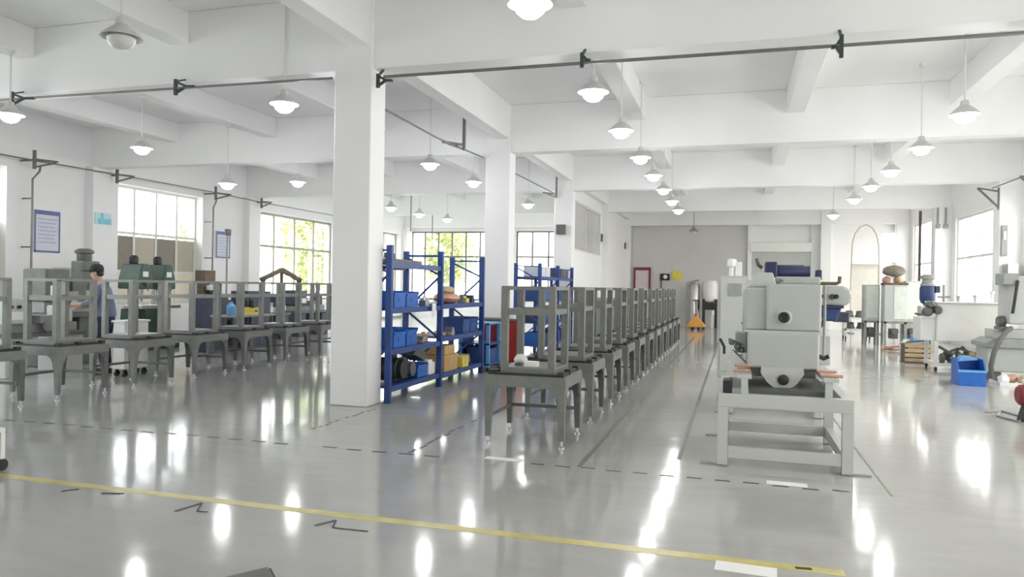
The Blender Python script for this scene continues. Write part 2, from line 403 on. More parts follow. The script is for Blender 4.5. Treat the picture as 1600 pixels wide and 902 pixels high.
# ------------------------------------------------------------------ pendant lamps
def lamp(x, y, z, state, label, dark=False):
    top = under(x, y)
    t = thing('pendant_lamp', label, 'lamp', (x, y, top), 'pendant lamps over the hall')
    prof = [(0.035, z+0.20), (0.05, z+0.19), (0.06, z+0.13), (0.115, z+0.085), (0.175, z+0.03), (0.195, z), (0.188, z), (0.168, z+0.028), (0.108, z+0.078), (0.045, z+0.10)]
    MB().lathe(prof, (x, y, 0), 24, cap=True).build('lamp_shade', 'mid_grey' if dark else 'shade_metal', t, smooth=True)
    MB().tube([(x, y, z+0.18), (x, y, top)], 0.011, 8).lathe([(0.04, top-0.05), (0.055, top)], (x, y, 0), 12).build('rod', 'pipe_steel' if dark else 'rod_white', t, smooth=True)
    MB().lathe([(0.02, z-0.115), (0.075, z-0.10), (0.12, z-0.06), (0.135, z-0.01), (0.12, z+0.025), (0.05, z+0.07), (0.03, z+0.095)], (x, y, 0), 16).build(
        'bulb', {'lit': 'bulb_lit', 'dim': 'bulb_dim', 'off': 'bulb_off'}[state], t, smooth=True)
    if state == 'lit':
        L = bpy.data.lights.new('lamp_light', 'POINT'); L.energy = LAMP_W; L.shadow_soft_size = 0.12; L.color = (0.97, 0.98, 1.0)
        lo = bpy.data.objects.new('lamp_light', L); COL.objects.link(lo); lo.parent = t
        lo.location = (0, 0, z-0.24-top)
for i, y in enumerate([3.7, 6.15, 9.1, 11.43, 13.85, 16.1, 18.45, 20.9, 23.3]):
    if i == 0: continue
    lamp(-1.72, y, 4.0, 'lit', 'lit pendant lamp over the centre aisle, %s of that row from the camera' % ORD[i-1])
lamp(-1.72, 31.9, 4.0, 'off', 'dark unlit pendant lamp in front of the grey far wall', True)
lamp(3.05, 6.2, 4.0, 'lit', 'lit pendant lamp nearest the camera over the right-hand machines, above the frame')
lamp(3.0, 8.75, 4.0, 'lit', 'lit pendant lamp by the first beam over the right-hand machines')
for i, (y, st) in enumerate([(11.37, 'lit'), (13.82, 'lit'), (16.34, 'lit'), (18.63, 'lit'), (21.14, 'lit'), (25.5, 'lit')]):
    lamp(2.9, y, 4.0, st, 'lit pendant lamp in the row near the right windows, %s visible from the right edge' % ORD[i])
lamp(-5.88, 6.0, 4.0, 'off', 'unlit grey pendant lamp high at top left, before the first beam')
for i, y in enumerate([8.78, 13.8, 16.38, 18.7, 21.14]):
    lab = ['bright pendant lamp directly left of the big white column', 'lit pendant lamp above the nearest blue rack, left of the second column',
           'lit pendant lamp just left of the second column, lower than the one beside it', 'lit pendant lamp hidden behind the second white column',
           'lit pendant lamp seen between the second and third columns'][i]
    lamp(-5.87, y, 4.0, 'lit', lab)
for i, (x, y, z) in enumerate([(-10.28, 8.44, 4.0), (-10.4, 11.12, 4.0), (-10.42, 13.55, 3.68), (-10.06, 15.65, 4.0), (-10.4, 18.4, 4.0), (-10.4, 21.4, 4.0), (-10.36, 23.5, 4.0), (-10.1, 25.4, 4.0)]):
    lab = ['lit pendant lamp at the far left edge of the picture', 'lit pendant lamp high above the worker in blue', 'low hung lit pendant lamp before the left wall notice board',
           'lit pendant lamp in front of the left windows beside the white column', 'lit pendant lamp hidden behind the big white column',
           'small far lit pendant lamp just right of the big white column', 'small far lit pendant lamp above the top of the nearest rack', 'small far lit pendant lamp above the second blue rack'][i]
    lamp(x, y, z, 'lit', lab)

# ------------------------------------------------------------------ overhead pipes and brackets
PY = 8.62
o = MB().tube([(-4.32, PY, 4.23), (6.2, PY, 4.21)], 0.02, 8).build('overhead_pipe', 'pipe_steel', smooth=True); tag(o, 'thin dark pipe running right from the big white column under the beam', 'pipe')
o = MB().tube([(-15.3, PY, 4.27), (-10.3, PY, 4.29), (-5.05, PY, 4.26)], 0.016, 8).build('overhead_pipe', 'pipe_steel', smooth=True); tag(o, 'thin grey pipe along the beam left of the big white column', 'pipe')
def tri_bracket(x, y, z, L, h, label, ax=1, mt='bracket_green'):
    t = thing('pipe_bracket', label, 'bracket', (x, y, z), 'steel pipe brackets')
    MB().box(x-0.02, x+0.02, y-0.02, y+0.02, z-h*0.55, z+h*0.55).bar((x, y+0.02, z+h*0.45), (x, y+0.2, ZB+0.05), 0.03, 0.02).build('mounting_plate', mt, t)
    MB().bar((x, y, z+h*0.4), (x+L*0.55*ax, y, z), 0.03).bar((x, y, z-h*0.4), (x+L*0.55*ax, y, z), 0.03).bar((x+L*0.5*ax, y, z), (x+L*ax, y, z-0.01), 0.045, 0.03).build('arm', mt, t)
tri_bracket(-10.46, PY, 4.29, 0.42, 0.20, 'triangular pipe bracket at the far left under the first beam')
tri_bracket(-7.5, PY, 4.29, 0.32, 0.20, 'triangular pipe bracket midway between left edge and big column')
tri_bracket(-4.46, PY+0.12, 4.22, 0.2, 0.16, 'green pipe clamp on the right face of the big white column')
tri_bracket(-1.77, PY, 4.26, 0.1, 0.16, 'small pipe bracket above the lit lamp right of the big column')
tri_bracket(1.03, PY, 4.21, -0.1, 0.22, 'pipe bracket near the top right, right of the middle of the long pipe', 1)
# pipe along the column line with drop brackets
o = MB().tube([(-5.12, 9.3, 4.26), (-5.12, 12.3, 4.21), (-5.12, 14.9, 4.29)], 0.018, 8).build('overhead_pipe', 'pipe_steel', smooth=True); tag(o, 'slanting thin pipe between the first and second columns', 'pipe')
o = MB().tube([(-5.12, 15.5, 4.30), (-5.12, 21.1, 4.33)], 0.018, 8).build('overhead_pipe', 'pipe_steel', smooth=True); tag(o, 'thin pipe between the second and third columns', 'pipe')
for y, lab in ((13.36, 'hanging L shaped pipe bracket between the first and second columns'), (21.0, 'hanging L shaped pipe bracket against the third column')):
    t = thing('pipe_bracket', lab, 'bracket', (-5.0, y, 4.7), 'steel pipe brackets')
    MB().box(-5.02, -4.97, y-0.025, y+0.025, 4.17, 4.95).box(-5.02, -4.84, y-0.02, y+0.02, 4.84, 4.92).build('hanger', 'pipe_steel', t)
    MB().bar((-5.0, y, 4.27), (-5.32, y-0.3, 4.29), 0.045).bar((-5.0, y, 4.19), (-5.25, y-0.2, 4.27), 0.03).build('arm', 'pipe_steel', t)
# left wall pipe and its brackets
LX = -15.18
o = MB().tube([(LX, 9, 4.25), (LX, 13.1, 4.26), (LX, 15.5, 4.29), (LX, 19.2, 4.30), (LX, 21.8, 4.26), (LX, 27, 4.27)], 0.016, 8).build('overhead_pipe', 'pipe_steel', smooth=True); tag(o, 'thin grey pipe along the left wall above the windows', 'pipe')
for i, (y, L) in enumerate(((13.07, 0.45), (15.42, 0.4), (19.2, 0.5), (21.5, 0.35))):
    z = 4.27
    t = thing('pipe_bracket', ['dark wall bracket over the left notice board', 'dark wall bracket at the upper corner of the beige panelled window',
              'dark wall bracket with pipe elbow at the top of the tall riser', 'faint wall bracket left of the window beside the column'][i], 'bracket', (XL+0.35, y, z), 'wall brackets on the left wall')
    MB().box(LX-0.025, LX+0.025, y-0.03, y+0.03, z-0.2, z+0.22).box(XL+0.31 if i in (0, 2) else XL+0.55, LX-0.025, y-0.02, y+0.02, z-0.02, z+0.02).build('mounting_plate', 'dark_grey', t)
    MB().bar((LX, y, z-0.16), (LX+0.1, y+L, z), 0.04).bar((LX, y, z+0.02), (LX+0.12, y+L*1.1, z+0.03), 0.04).build('arm', 'dark_grey', t)
RX = -15.3
for y, y2, zb, lab in ((13.13, 13.33, 1.75, 'vertical dark riser pipe left of the first notice board'), (19.25, 19.4, 1.0, 'vertical dark riser pipe left of the second notice board')):
    t = thing('riser_pipe', lab, 'pipe', (RX, y, zb))
    MB().tube([(RX, y2, 4.2), (RX, y2-0.02, 4.05), (RX, y, 3.85), (RX, y, zb)], 0.024, 8).build('pipe', 'pipe_steel', t, smooth=True)
    for zc in (3.4, 2.3): MB().box(XL+0.31, RX, y-0.015, y+0.015, zc, zc+0.03).build('pipe_clip', 'dark_grey', t)
# hanging conduits far behind the racks
for x, y, z0_, lab in ((-11.9, 26.2, 3.7, 'thin conduit hanging from the ceiling above the nearest rack'), (-12.4, 29.5, 3.2, 'longer thin conduit hanging above the space between the racks')):
    o = MB().tube([(x, y, z0_), (x, y, ZC)], 0.02, 6).lathe([(0.03, z0_-0.06), (0.03, z0_)], (x, y, 0), 8).build('hanging_conduit', 'pipe_steel', smooth=True); tag(o, lab, 'conduit')
# right wall brackets and conduits
t = thing('pipe_bracket', 'triangular wall bracket on the right pilaster beside the bright window', 'bracket', (6.2, 21.2, 4.2), 'right wall brackets')
MB().bar((6.2, 21.2, 4.15), (5.65, 20.9, 4.2), 0.04).bar((6.2, 21.2, 3.75), (5.65, 20.9, 4.2), 0.04).build('arm', 'pipe_steel', t)
MB().box(6.17, 6.21, 21.17, 21.23, 3.7, 4.25).build('mounting_plate', 'pipe_steel', t)
t = thing('pipe_bracket', 'triangular wall bracket at the right edge of the picture', 'bracket', (6.2, 19.3, 4.2), 'right wall brackets')
MB().bar((6.7, 19.7, 3.8), (6.05, 19.3, 4.25), 0.045).bar((6.7, 19.7, 4.2), (6.05, 19.3, 4.25), 0.035).build('arm', 'pipe_steel', t)
MB().box(6.66, 6.7, 19.67, 19.73, 3.75, 4.3).build('mounting_plate', 'pipe_steel', t)
o = MB().tube([(6.0, 18.0, 4.2), (6.02, 21.1, 4.22)], 0.016, 8).build('overhead_pipe', 'pipe_steel', smooth=True); tag(o, 'thin pipe lying on the brackets by the right windows', 'pipe')
for x, lab in ((6.27, 'left one of two vertical conduits on the far right pilaster'), (6.5, 'right one of two vertical conduits on the far right pilaster')):
    o = MB().tube([(x, 27.36, 3.85), (x, 27.36, 4.4)], 0.03, 8).box(x-0.06, x+0.06, 27.3, 27.4, 3.72, 3.86).build('wall_conduit', 'mid_grey'); tag(o, lab, 'conduit')
t = thing('switch_box', 'narrow grey switch box on the right pilaster', 'switch box', (6.25, 21.1, 2.6))
MB().box(6.24, 6.36, 21.08, 21.15, 2.55, 3.3).build('housing', 'mid_grey', t); MB().box(6.27, 6.33, 21.06, 21.08, 2.95, 3.15).build('cover', 'steel', t)
o = MB().tube([(5.93, 28.2, 0), (5.93, 28.2, 4.38)], 0.045, 10).lathe([(0.09, 0), (0.09, 0.03)], (5.93, 28.2, 0), 12).build('down_pipe', 'brown', smooth=True); tag(o, 'tall dark brown pipe standing before the far right window', 'pipe')

for y, z, lab in ((21.2, 3.12, 'small dark box high on the third column'), (27.45, 3.3, 'small dark box high on the fourth column'), (33.5, 3.35, 'small dark box high on the column at the far wall')):
    t = thing('wall_speaker', lab, 'speaker', (-4.85, y-0.1, z), 'dark boxes on the columns')
    MB().box(-4.98, -4.72, y-0.24, y-0.09, z, z+0.28).build('housing', 'dark_grey', t, bevel=0.01); MB().box(-4.87, -4.83, y-0.09, y-0.05, z+0.1, z+0.18).build('mount', 'mid_grey', t)
# ------------------------------------------------------------------ floor markings
def dashes(p, q, n, duty, wd, name, label, mt='tape_black', jit=0.02):
    p = Vector(p); q = Vector(q); d = q-p; mb = MB(); a = d.normalized(); c = Vector((-a.y, a.x, 0))
    for k in range(n):
        if random.random() < 0.06 and n > 8: continue
        s_ = p + d*(k/n); e = s_ + d*(duty/n); j = random.uniform(-jit, jit)
        vs = [s_-c*(wd/2)+c*j, e-c*(wd/2)+c*j, e+c*(wd/2)+c*j, s_+c*(wd/2)+c*j]
        mb.add([(v.x, v.y, 0.0) for v in vs]+[(v.x, v.y, 0.0018) for v in vs], [(3,2,1,0),(4,5,6,7),(0,1,5,4),(1,2,6,5),(2,3,7,6),(3,0,4,7)])
    o = mb.build(name, mt); tag(o, label, 'floor marking'); return o
dashes((-8.4, 6.46, 0), (-2.5, 6.5, 0), 22, 0.55, 0.035, 'floor_marking', 'row of black tape dashes across the floor before the big column')
dashes((-1.75, 6.55, 0), (1.0, 6.5, 0), 12, 0.55, 0.03, 'floor_marking', 'row of black tape dashes under the grey machine front')
dashes((-4.42, 7.25, 0), (-4.42, 8.75, 0), 12, 0.45, 0.03, 'floor_marking', 'dotted black tape line running up to the foot of the big column')
dashes((-2.95, 6.55, 0), (-2.95, 8.5, 0), 9, 0.75, 0.03, 'floor_marking', 'short dashed line left of the nearest bench frame')
dashes((-1.3, 6.58, 0), (-1.3, 26, 0), 1, 1.0, 0.045, 'floor_marking', 'long dark line along the right side of the bench frame row', 'tape_line')
dashes((-0.5, 7.2, 0), (-0.5, 24, 0), 1, 1.0, 0.04, 'floor_marking', 'faint line along the left side of the grey machine', 'tape_line')
dashes((1.22, 6.5, 0), (1.22, 13, 0), 1, 1.0, 0.02, 'floor_marking', 'faint thin line along the right side of the grey machine', 'tape_line')
o = MB().box(-5.75, 0.62, 4.575, 4.67, 0, 0.0015).build('floor_line', 'line_yellow'); tag(o, 'worn yellow safety line across the foreground floor', 'floor marking')
def flat(name, label, cat, cx, cy, sx, sy, rot, mt, h=0.004, group=None):
    mb = MB().box(-sx/2, sx/2, -sy/2, sy/2, 0, h); o = mb.build(name, mt); tag(o, label, cat, group)
    o.location = (cx, cy, 0.0); o.rotation_euler = (0, 0, rot); return o
flat('floor_label', 'white paper label on the floor at the feet of the nearest bench frame', 'label', -2.03, 6.62, 0.36, 0.10, -0.02, 'paper', 0.003)
flat('floor_label', 'white paper label on the floor in front of the grey machine', 'label', 0.43, 6.60, 0.32, 0.11, -0.02, 'paper', 0.003)
flat('floor_label', 'larger white paper label beside the yellow line at the bottom edge', 'label', 0.08, 4.50, 0.34, 0.15, -0.05, 'paper', 0.003)
flat('tape_mark', 'small black tape tab on the yellow line beside the large white label', 'tape', 0.40, 4.62, 0.09, 0.035, 0.1, 'black', 0.003)
for i, (pts, lab) in enumerate((([(-4.84, 4.43), (-4.77, 4.52)], 'black tape corner mark by the left end of the yellow line'),
                                ([(-4.52, 4.49), (-4.38, 4.53), (-4.36, 4.54)], 'black cable scrap on the yellow line near its left end'),
                                ([(-3.70, 4.31), (-3.66, 4.53), (-3.56, 4.36), (-3.48, 4.37)], 'bent black tape mark below the yellow line, left of centre'),
                                ([(-2.63, 4.36), (-2.56, 4.50), (-2.50, 4.36), (-2.25, 4.37)], 'bent black tape mark below the yellow line under the big column'))):
    mb = MB()
    for p, q in zip(pts[:-1], pts[1:]): mb.bar((p[0], p[1], 0.0025), (q[0], q[1], 0.0025), 0.025 if p is pts[0] else 0.012, 0.004)
    o = mb.build('tape_mark', 'tape_black'); tag(o, lab, 'tape')

# ------------------------------------------------------------------ bench frames
def make_bench(label, group):
    t = thing('bench_frame', label, 'bench frame', (0, 0, 0), group)
    W, D = 0.84, 0.84; hx, hy = W/2, D/2
    for sx in (-1, 1):
        for sy in (-1, 1):
            cx, cy = sx*(hx-0.045), sy*(hy-0.045)
            mb = MB().taper((cx+sx*0.012, cy+sy*0.012, 0.07), (0.05, 0.05), (cx, cy, 0.62), (0.085, 0.085))
            g = [(0, 0.62), (0.0, 0.42), (0.018, 0.50), (0.05, 0.555), (0.11, 0.585), (0.11, 0.62)]
            mb.prism([(cx-sx*0.04-sx*a, z) for a, z in g], 'y', cy+sy*0.012, cy+sy*0.040)
            mb.prism([(cy-sy*0.04-sy*a, z) for a, z in g], 'x', cx+sx*0.012, cx+sx*0.040)
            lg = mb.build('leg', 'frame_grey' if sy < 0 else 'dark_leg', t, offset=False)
            MB().lathe([(0.032, 0), (0.032, 0.012), (0.012, 0.02), (0.012, 0.075)], (cx+sx*0.012, cy+sy*0.012, 0), 10).build('foot', 'steel', lg, offset=False)
    mb = MB()
    mb.box(-hx, hx, -hy, -hy+0.03, 0.585, 0.685).box(-hx, hx, hy-0.03, hy, 0.585, 0.685)
    mb.box(-hx, -hx+0.03, -hy+0.03, hy-0.03, 0.585, 0.685).box(hx-0.03, hx, -hy+0.03, hy-0.03, 0.585, 0.685)
    mb.build('apron', 'frame_grey', t, offset=False)
    MB().box(-hx+0.005, hx-0.005, -hy+0.005, hy-0.005, 0.685, 0.70).build('table_top', 'frame_grey', t, offset=False)
    mb = MB().bar((-hx+0.05, hy-0.06, 0.285), (hx-0.05, hy-0.06, 0.285), 0.03, 0.035)
    mb.build('stretcher', 'dark_leg', t, offset=False)
    mb = MB().bar((-hx+0.05, -hy+0.06, 0.285), (-hx+0.05, hy-0.06, 0.285), 0.03, 0.035)
    mb.build('stretcher', 'dark_leg', t, offset=False)
    fx, fy = 0.285, 0.33
    for s_ in (-1, 1):   # black buffer strips with end blocks
        x = s_*(hx-0.055)
        mb = MB().bar((x, -hy+0.04, 0.715), (x, hy-0.06, 0.715), 0.04, 0.03)
        for y in (-hy+0.06, -0.05, hy-0.08): mb.box(x-0.03, x+0.03, y-0.035, y+0.035, 0.70, 0.748)
        mb.build('buffer_strip', 'black', t, offset=False)
    MB().bar((-hx+0.09, -hy+0.035, 0.712), (hx-0.09, -hy+0.035, 0.712), 0.03, 0.024).build('buffer_strip', 'black', t, offset=False)
    mb = MB().box(-fx, fx, -fy, fy, 0.70, 0.775)
    mb.build('tray', 'frame_grey', t, offset=False, bevel=0.006)
    for sx in (-1, 1):
        for sy in (-1, 1):
            x, y = sx*(fx-0.035), sy*(fy-0.035)
            MB().box(x-0.035, x+0.035, y-0.035, y+0.035, 0.775, 1.58).build('post', 'frame_grey', t, offset=False)
    mb = MB()
    for s_ in (-1, 1): mb.box(-fx, fx, s_*(fy-0.035)-0.03, s_*(fy-0.035)+0.03, 1.565, 1.605)
    for s_ in (-1, 1): mb.box(s_*(fx-0.03)-0.03, s_*(fx-0.03)+0.03, -fy+0.065, fy-0.065, 1.567, 1.603)
    mb.build('top_rail', 'frame_grey', t, offset=False)
    mb = MB()
    for s_ in (-1, 1): mb.box(-fx+0.07, fx-0.07, s_*(fy-0.035)-0.025, s_*(fy-0.035)+0.025, 1.31, 1.375)
    for s_ in (-1, 1): mb.box(s_*(fx-0.03)-0.022, s_*(fx-0.03)+0.022, -fy+0.07, fy-0.07, 1.315, 1.37)
    mb.build('mid_rail', 'frame_grey', t, offset=False)
    return t
g_r = 'grey bench frames in the row along the centre aisle'
bench = make_bench('nearest grey bench frame of the row right of the big column', g_r); bench.location = (-2.02, 7.66, 0)
RY = [7.66 + 0.02 + 1.5*k for k in range(11)]
for k in range(1, 11):
    dup(bench, (-2.02, RY[k], 0), 'grey bench frame in the centre aisle row, %s counting from the camera' % ORD[k], g_r)
g_l = 'grey bench frames in the left row'
for k in range(8):
    dup(bench, (-8.92, 6.82+1.3*k, 0), 'grey bench frame in the row left of the big column, %s from the left edge' % ORD[k] if k else 'grey bench frame cut by the left edge of the picture', g_l)
# small things on the nearest bench
o = MB().box(-2.08, -1.94, 7.42, 7.52, 0.775, 0.83).build('paper_box', 'paper', bevel=0.004); tag(o, 'small white paper box on the tray of the nearest bench frame', 'box')
o = MB().blob((-2.17, 7.62, 0.83), (0.07, 0.06, 0.055), 12, 8, 0.12).build('cotton_glove', 'paper', smooth=True); tag(o, 'crumpled white glove on the nearest bench frame', 'glove')
o = MB().box(-2.2, -2.13, 7.5, 7.6, 0.775, 0.80).build('dark_clamp', 'dark_grey'); tag(o, 'small dark metal clamp beside the white paper box', 'clamp')

# ------------------------------------------------------------------ blue racks and what lies on them
def make_rack(y0, y1, ztop, levels, label, near_frame=True, far_frame=True):
    xf, xb = -4.46, -5.05
    t = thing('storage_rack', label, 'rack', ((xf+xb)/2, (y0+y1)/2, 0), 'blue storage racks along the column line')
    for y, on in ((y0, near_frame), (y1, far_frame)):
        if not on: continue
        for x in (xf, xb):
            mb = MB().box(x-0.042, x+0.042, y-0.03, y+0.03, 0, ztop).box(x-0.05, x+0.05, y-0.045, y+0.045, 0, 0.01)
            mb.build('post', 'rack_blue', t)
        mb = MB()
        for z in (0.22, ztop-0.07): mb.bar((xf, y, z), (xb, y, z), 0.025, 0.03)
        zz = [0.25, 0.75, 1.2, 1.75, ztop-0.1]
        for k in range(len(zz)-1):
            a, c = (xf, xb) if k % 2 else (xb, xf)
            mb.bar((a, y, zz[k]), (c, y, zz[k+1]), 0.025, 0.03)
        mb.build('brace', 'rack_blue', t)
    for z in levels:
        mb = MB().box(xf-0.02, xf+0.025, y0+0.03, y1-0.03, z-0.075, z).box(xb-0.025, xb+0.02, y0+0.03, y1-0.03, z-0.075, z)
        sh = mb.build('shelf_beam', 'rack_blue', t)
        MB().box(xb+0.02, xf-0.02, y0+0.035, y1-0.035, z-0.03, z-0.004).build('shelf_board', 'rack_blue', sh)
    return t
make_rack(9.165, 10.98, 2.13, (0.22, 0.72, 1.28, 1.9), 'nearest blue storage rack, against the big white column')
make_rack(11.04, 13.0, 2.12, (0.2, 0.78, 1.3), 'second blue storage rack, between the first and second columns', near_frame=False)
make_rack(17.2, 19.05, 2.16, (0.2, 0.75, 1.3, 1.85), 'third blue storage rack, just beyond the second column')
make_rack(19.11, 20.8, 2.16, (0.2, 0.75, 1.3, 1.85), 'fourth blue storage rack, against the third column', near_frame=False)
def crate(x0, x1, y0, y1, z0, h, label, mt='bin_blue', group='storage crates on the blue racks'):
    t = thing('storage_crate', label, 'crate', ((x0+x1)/2, (y0+y1)/2, z0), group)
    if group and 'racks' in group: x0 -= 0.04; x1 -= 0.045
    tk = 0.012; mb = MB()
    mb.box(x0, x1, y0, y1, z0, z0+tk)
    mb.box(x0, x0+tk, y0, y1, z0+tk, z0+h).box(x1-tk, x1, y0, y1, z0+tk, z0+h*0.9)
    mb.box(x0+tk, x1-tk, y0, y0+tk, z0+tk, z0+h).box(x0+tk, x1-tk, y1-tk, y1, z0+tk, z0+h)
    mb.build('body', mt, t)
    MB().box(x0-0.012, x1+0.012, y0-0.012, y0+0.004, z0+h-0.04, z0+h).box(x0-0.012, x1+0.012, y1-0.004, y1+0.012, z0+h-0.04, z0+h).box(x1-0.004, x1+0.012, y0, y1, z0+h*0.9-0.035, z0+h*0.9).build('rim', mt, t)
    MB().box(x1, x1+0.006, (y0+y1)/2-0.05, (y0+y1)/2+0.05, z0+h*0.35, z0+h*0.6).build('label_holder', 'bin_blue', t)
    return t
crate(-4.92, -4.46, 9.42, 9.78, 1.28, 0.23, 'blue plastic crate on the upper shelf beside the big column')
crate(-4.92, -4.46, 9.82, 10.22, 1.28, 0.22, 'blue plastic crate on the upper shelf, away from the big column')
crate(-4.92, -4.46, 9.42, 9.80, 0.72, 0.24, 'blue plastic crate on the middle shelf beside the big column')
crate(-4.92, -4.46, 9.84, 10.2, 0.72, 0.25, 'blue plastic crate on the middle shelf, right of its twin')
crate(-4.92, -4.46, 10.25, 10.6, 0.22, 0.2, 'small blue crate on the bottom shelf of the nearest rack')
# long dark profiles on the top shelf
for k, (y0, y1, x, z, h, lab) in enumerate(((9.4, 10.5, -4.62, 1.9, 0.06, 'long dark metal profile on the top shelf, front one'), (9.5, 10.9, -4.86, 1.9, 0.07, 'long dark metal profile on the top shelf, rear one'))):
    o = MB().box(x-0.05, x+0.05, y0, y1, z, z+h).box(x-0.035, x+0.035, y0-0.02, y0+0.2, z+h, z+h+0.08).build('metal_profile', 'dark_grey', bevel=0.01); tag(o, lab, 'metal profile')
def motor(cx, cy, z, r, L, label, mt, axis='x', cat='motor', group=None, name='electric_motor'):
    t = thing(name, label, cat, (cx, cy, z-r), group)
    off = (cx-L/2, cy, z) if axis == 'x' else (cx, cy-L/2, z)
    MB().lathe([(r*0.8, 0), (r, L*0.06), (r, L*0.8), (r*0.85, L*0.84), (r*0.85, L)], off, 18, axis).build('housing', mt, t, smooth=True)
    MB().lathe([(r*0.22, -L*0.2), (r*0.22, 0)], off, 10, axis).build('shaft', 'steel', t, smooth=True)
    mb = MB().box(cx-r*0.4, cx+r*0.4, cy-r*0.4, cy+r*0.4, z+r*0.8, z+r*1.35); mb.build('terminal_box', mt, t)
    mb = MB().box(cx-(L*0.3 if axis == 'x' else r*0.9), cx+(L*0.3 if axis == 'x' else r*0.9), cy-(L*0.3 if axis == 'y' else r*0.9), cy+(L*0.3 if axis == 'y' else r*0.9), z-r, z-r*0.8)
    mb.build('foot_plate', mt, t)
    return t
motor(-4.7, 9.75, 0.40, 0.16, 0.42, 'dark electric motor on the bottom shelf next to the big column', 'black', 'x')
motor(-4.7, 10.12, 0.36, 0.12, 0.36, 'smaller dark motor on the bottom shelf of the nearest rack', 'dark_grey', 'x')
o = MB().prism([(10.2, 0.56), (10.28, 0.55), (10.62, 0.43), (10.62, 0.60), (10.3, 0.68)], 'x', -4.8, -4.55).build('green_guard', 'olive_grey', bevel=0.01); o.location.z = -0.0; tag(o, 'olive green metal guard piece leaning over the small blue crate', 'machine part')
o = MB().box(-4.75, -4.5, 10.66, 10.9, 0.22, 0.40).box(-4.72, -4.53, 10.69, 10.87, 0.40, 0.44).build('white_box', 'paper', bevel=0.006); tag(o, 'white box at the end of the bottom shelf of the nearest rack', 'box')
def parts_heap(x0, x1, y0, y1, z, n, mts, label, group='loose parts on the rack shelves'):
    """a handful of distinct machine parts lying together on a shelf, each a thing of its own"""
    for k in range(n):
        cx = random.uniform(x0+0.06, x1-0.06); cy = y0+(y1-y0)*(k+0.5)/n; r = min(0.075, (y1-y0)/n*0.42); h = random.uniform(0.06, 0.16)
        kind = k % 3; mt = mts[k % len(mts)]
        if kind == 0: mb = MB().lathe([(r, 0), (r, h*0.6), (r*0.5, h*0.65), (r*0.5, h)], (cx, cy, z), 14)
        elif kind == 1: mb = MB().box(cx-r, cx+r, cy-r, cy+r, z, z+h*0.7).lathe([(r*0.6, h*0.7), (r*0.6, h)], (cx, cy, z), 12)
        else: mb = MB().prism([(cy-r, z), (cy+r, z), (cy+r, z+h*0.4), (cy+r*0.3, z+h), (cy-r*0.3, z+h), (cy-r, z+h*0.4)], 'x', cx-r, cx+r)
        o = mb.build('machine_part', mt); nm = {0: 'flanged round', 1: 'square', 2: 'wedge shaped'}[kind]
        tag(o, '%s machine part %s, %s from the camera' % (nm, label, ORD[k]), 'machine part', group)
parts_heap(-4.9, -4.46, 10.28, 10.92, 1.28, 5, ['mid_grey', 'steel', 'tan'], 'on the upper shelf of the nearest rack')
parts_heap(-4.9, -4.46, 10.26, 10.95, 0.72, 5, ['copper', 'tan', 'steel'], 'on the middle shelf of the nearest rack')
parts_heap(-4.9, -4.46, 11.2, 11.85, 0.78, 4, ['paper', 'copper', 'steel'], 'on the middle shelf of the second rack')
o = MB().box(-4.66, -4.38, 10.48, 10.62, 1.1, 1.3).build('hanging_tag', 'paper'); o.scale = (0.03, 1, 1); o.location = (-4.385, 0, 0); tag(o, 'white paper tag hanging on the shelf beam of the nearest rack', 'tag')
o.scale = (0.03, 1, 1); o.location = (-4.385, 10.55, 1.12)
# second rack: sack, cardboard boxes, blue bins
o = MB().blob((-4.66, 11.75, 1.385), (0.2, 0.36, 0.10), 16, 8, 0.06).build('orange_sack', 'copper', smooth=True); tag(o, 'orange-brown sack lying on the upper shelf of the second rack', 'sack')
o = MB().blob((-4.66, 11.75, 1.52), (0.13, 0.22, 0.07), 14, 8, 0.06).build('pale_sack', 'tan', smooth=True); tag(o, 'pale tan sack on top of the orange-brown sack', 'sack')
parts_heap(-4.9, -4.5, 12.2, 12.9, 1.3, 4, ['dark_grey', 'yellow', 'motor_blue'], 'on the upper shelf of the second rack')
def carton(x0, x1, y0, y1, z0, h, label, mt='cardboard', group=None, name='cardboard_box'):
    t = thing(name, label, 'box', ((x0+x1)/2, (y0+y1)/2, z0), group)
    MB().box(x0, x1, y0, y1, z0, z0+h).build('body', mt, t, bevel=0.004)
    MB().box(x0+0.01, x1-0.01, y0+0.01, (y0+y1)/2-0.003, z0+h, z0+h+0.005).box(x0+0.01, x1-0.01, (y0+y1)/2+0.003, y1-0.01, z0+h, z0+h+0.005).build('flap', mt, t)
    MB().box(x1, x1+0.002, (y0+y1)/2-0.03, (y0+y1)/2+0.03, z0+h*0.3, z0+h).build('tape_strip', 'tan', t)
    return t
carton(-4.9, -4.48, 11.25, 11.85, 0.2, 0.26, 'brown cardboard box on the bottom shelf of the second rack')
carton(-4.88, -4.5, 11.3, 11.75, 0.47, 0.14, 'flat cardboard box stacked on the brown box in the second rack')
carton(-4.88, -4.45, 12.0, 12.3, 0.2, 0.18, 'yellowish small box on the bottom shelf of the second rack', 'yellow')
crate(-4.9, -4.46, 12.15, 12.5, 0.78, 0.26, 'dark blue crate on the middle shelf of the second rack, left of two', 'rack_blue')
crate(-4.9, -4.46, 12.54, 12.9, 0.78, 0.26, 'dark blue crate on the middle shelf of the second rack, right of two', 'rack_blue')
parts_heap(-4.9, -4.46, 12.4, 12.95, 0.2, 3, ['tan', 'mid_grey'], 'on the bottom shelf of the second rack')
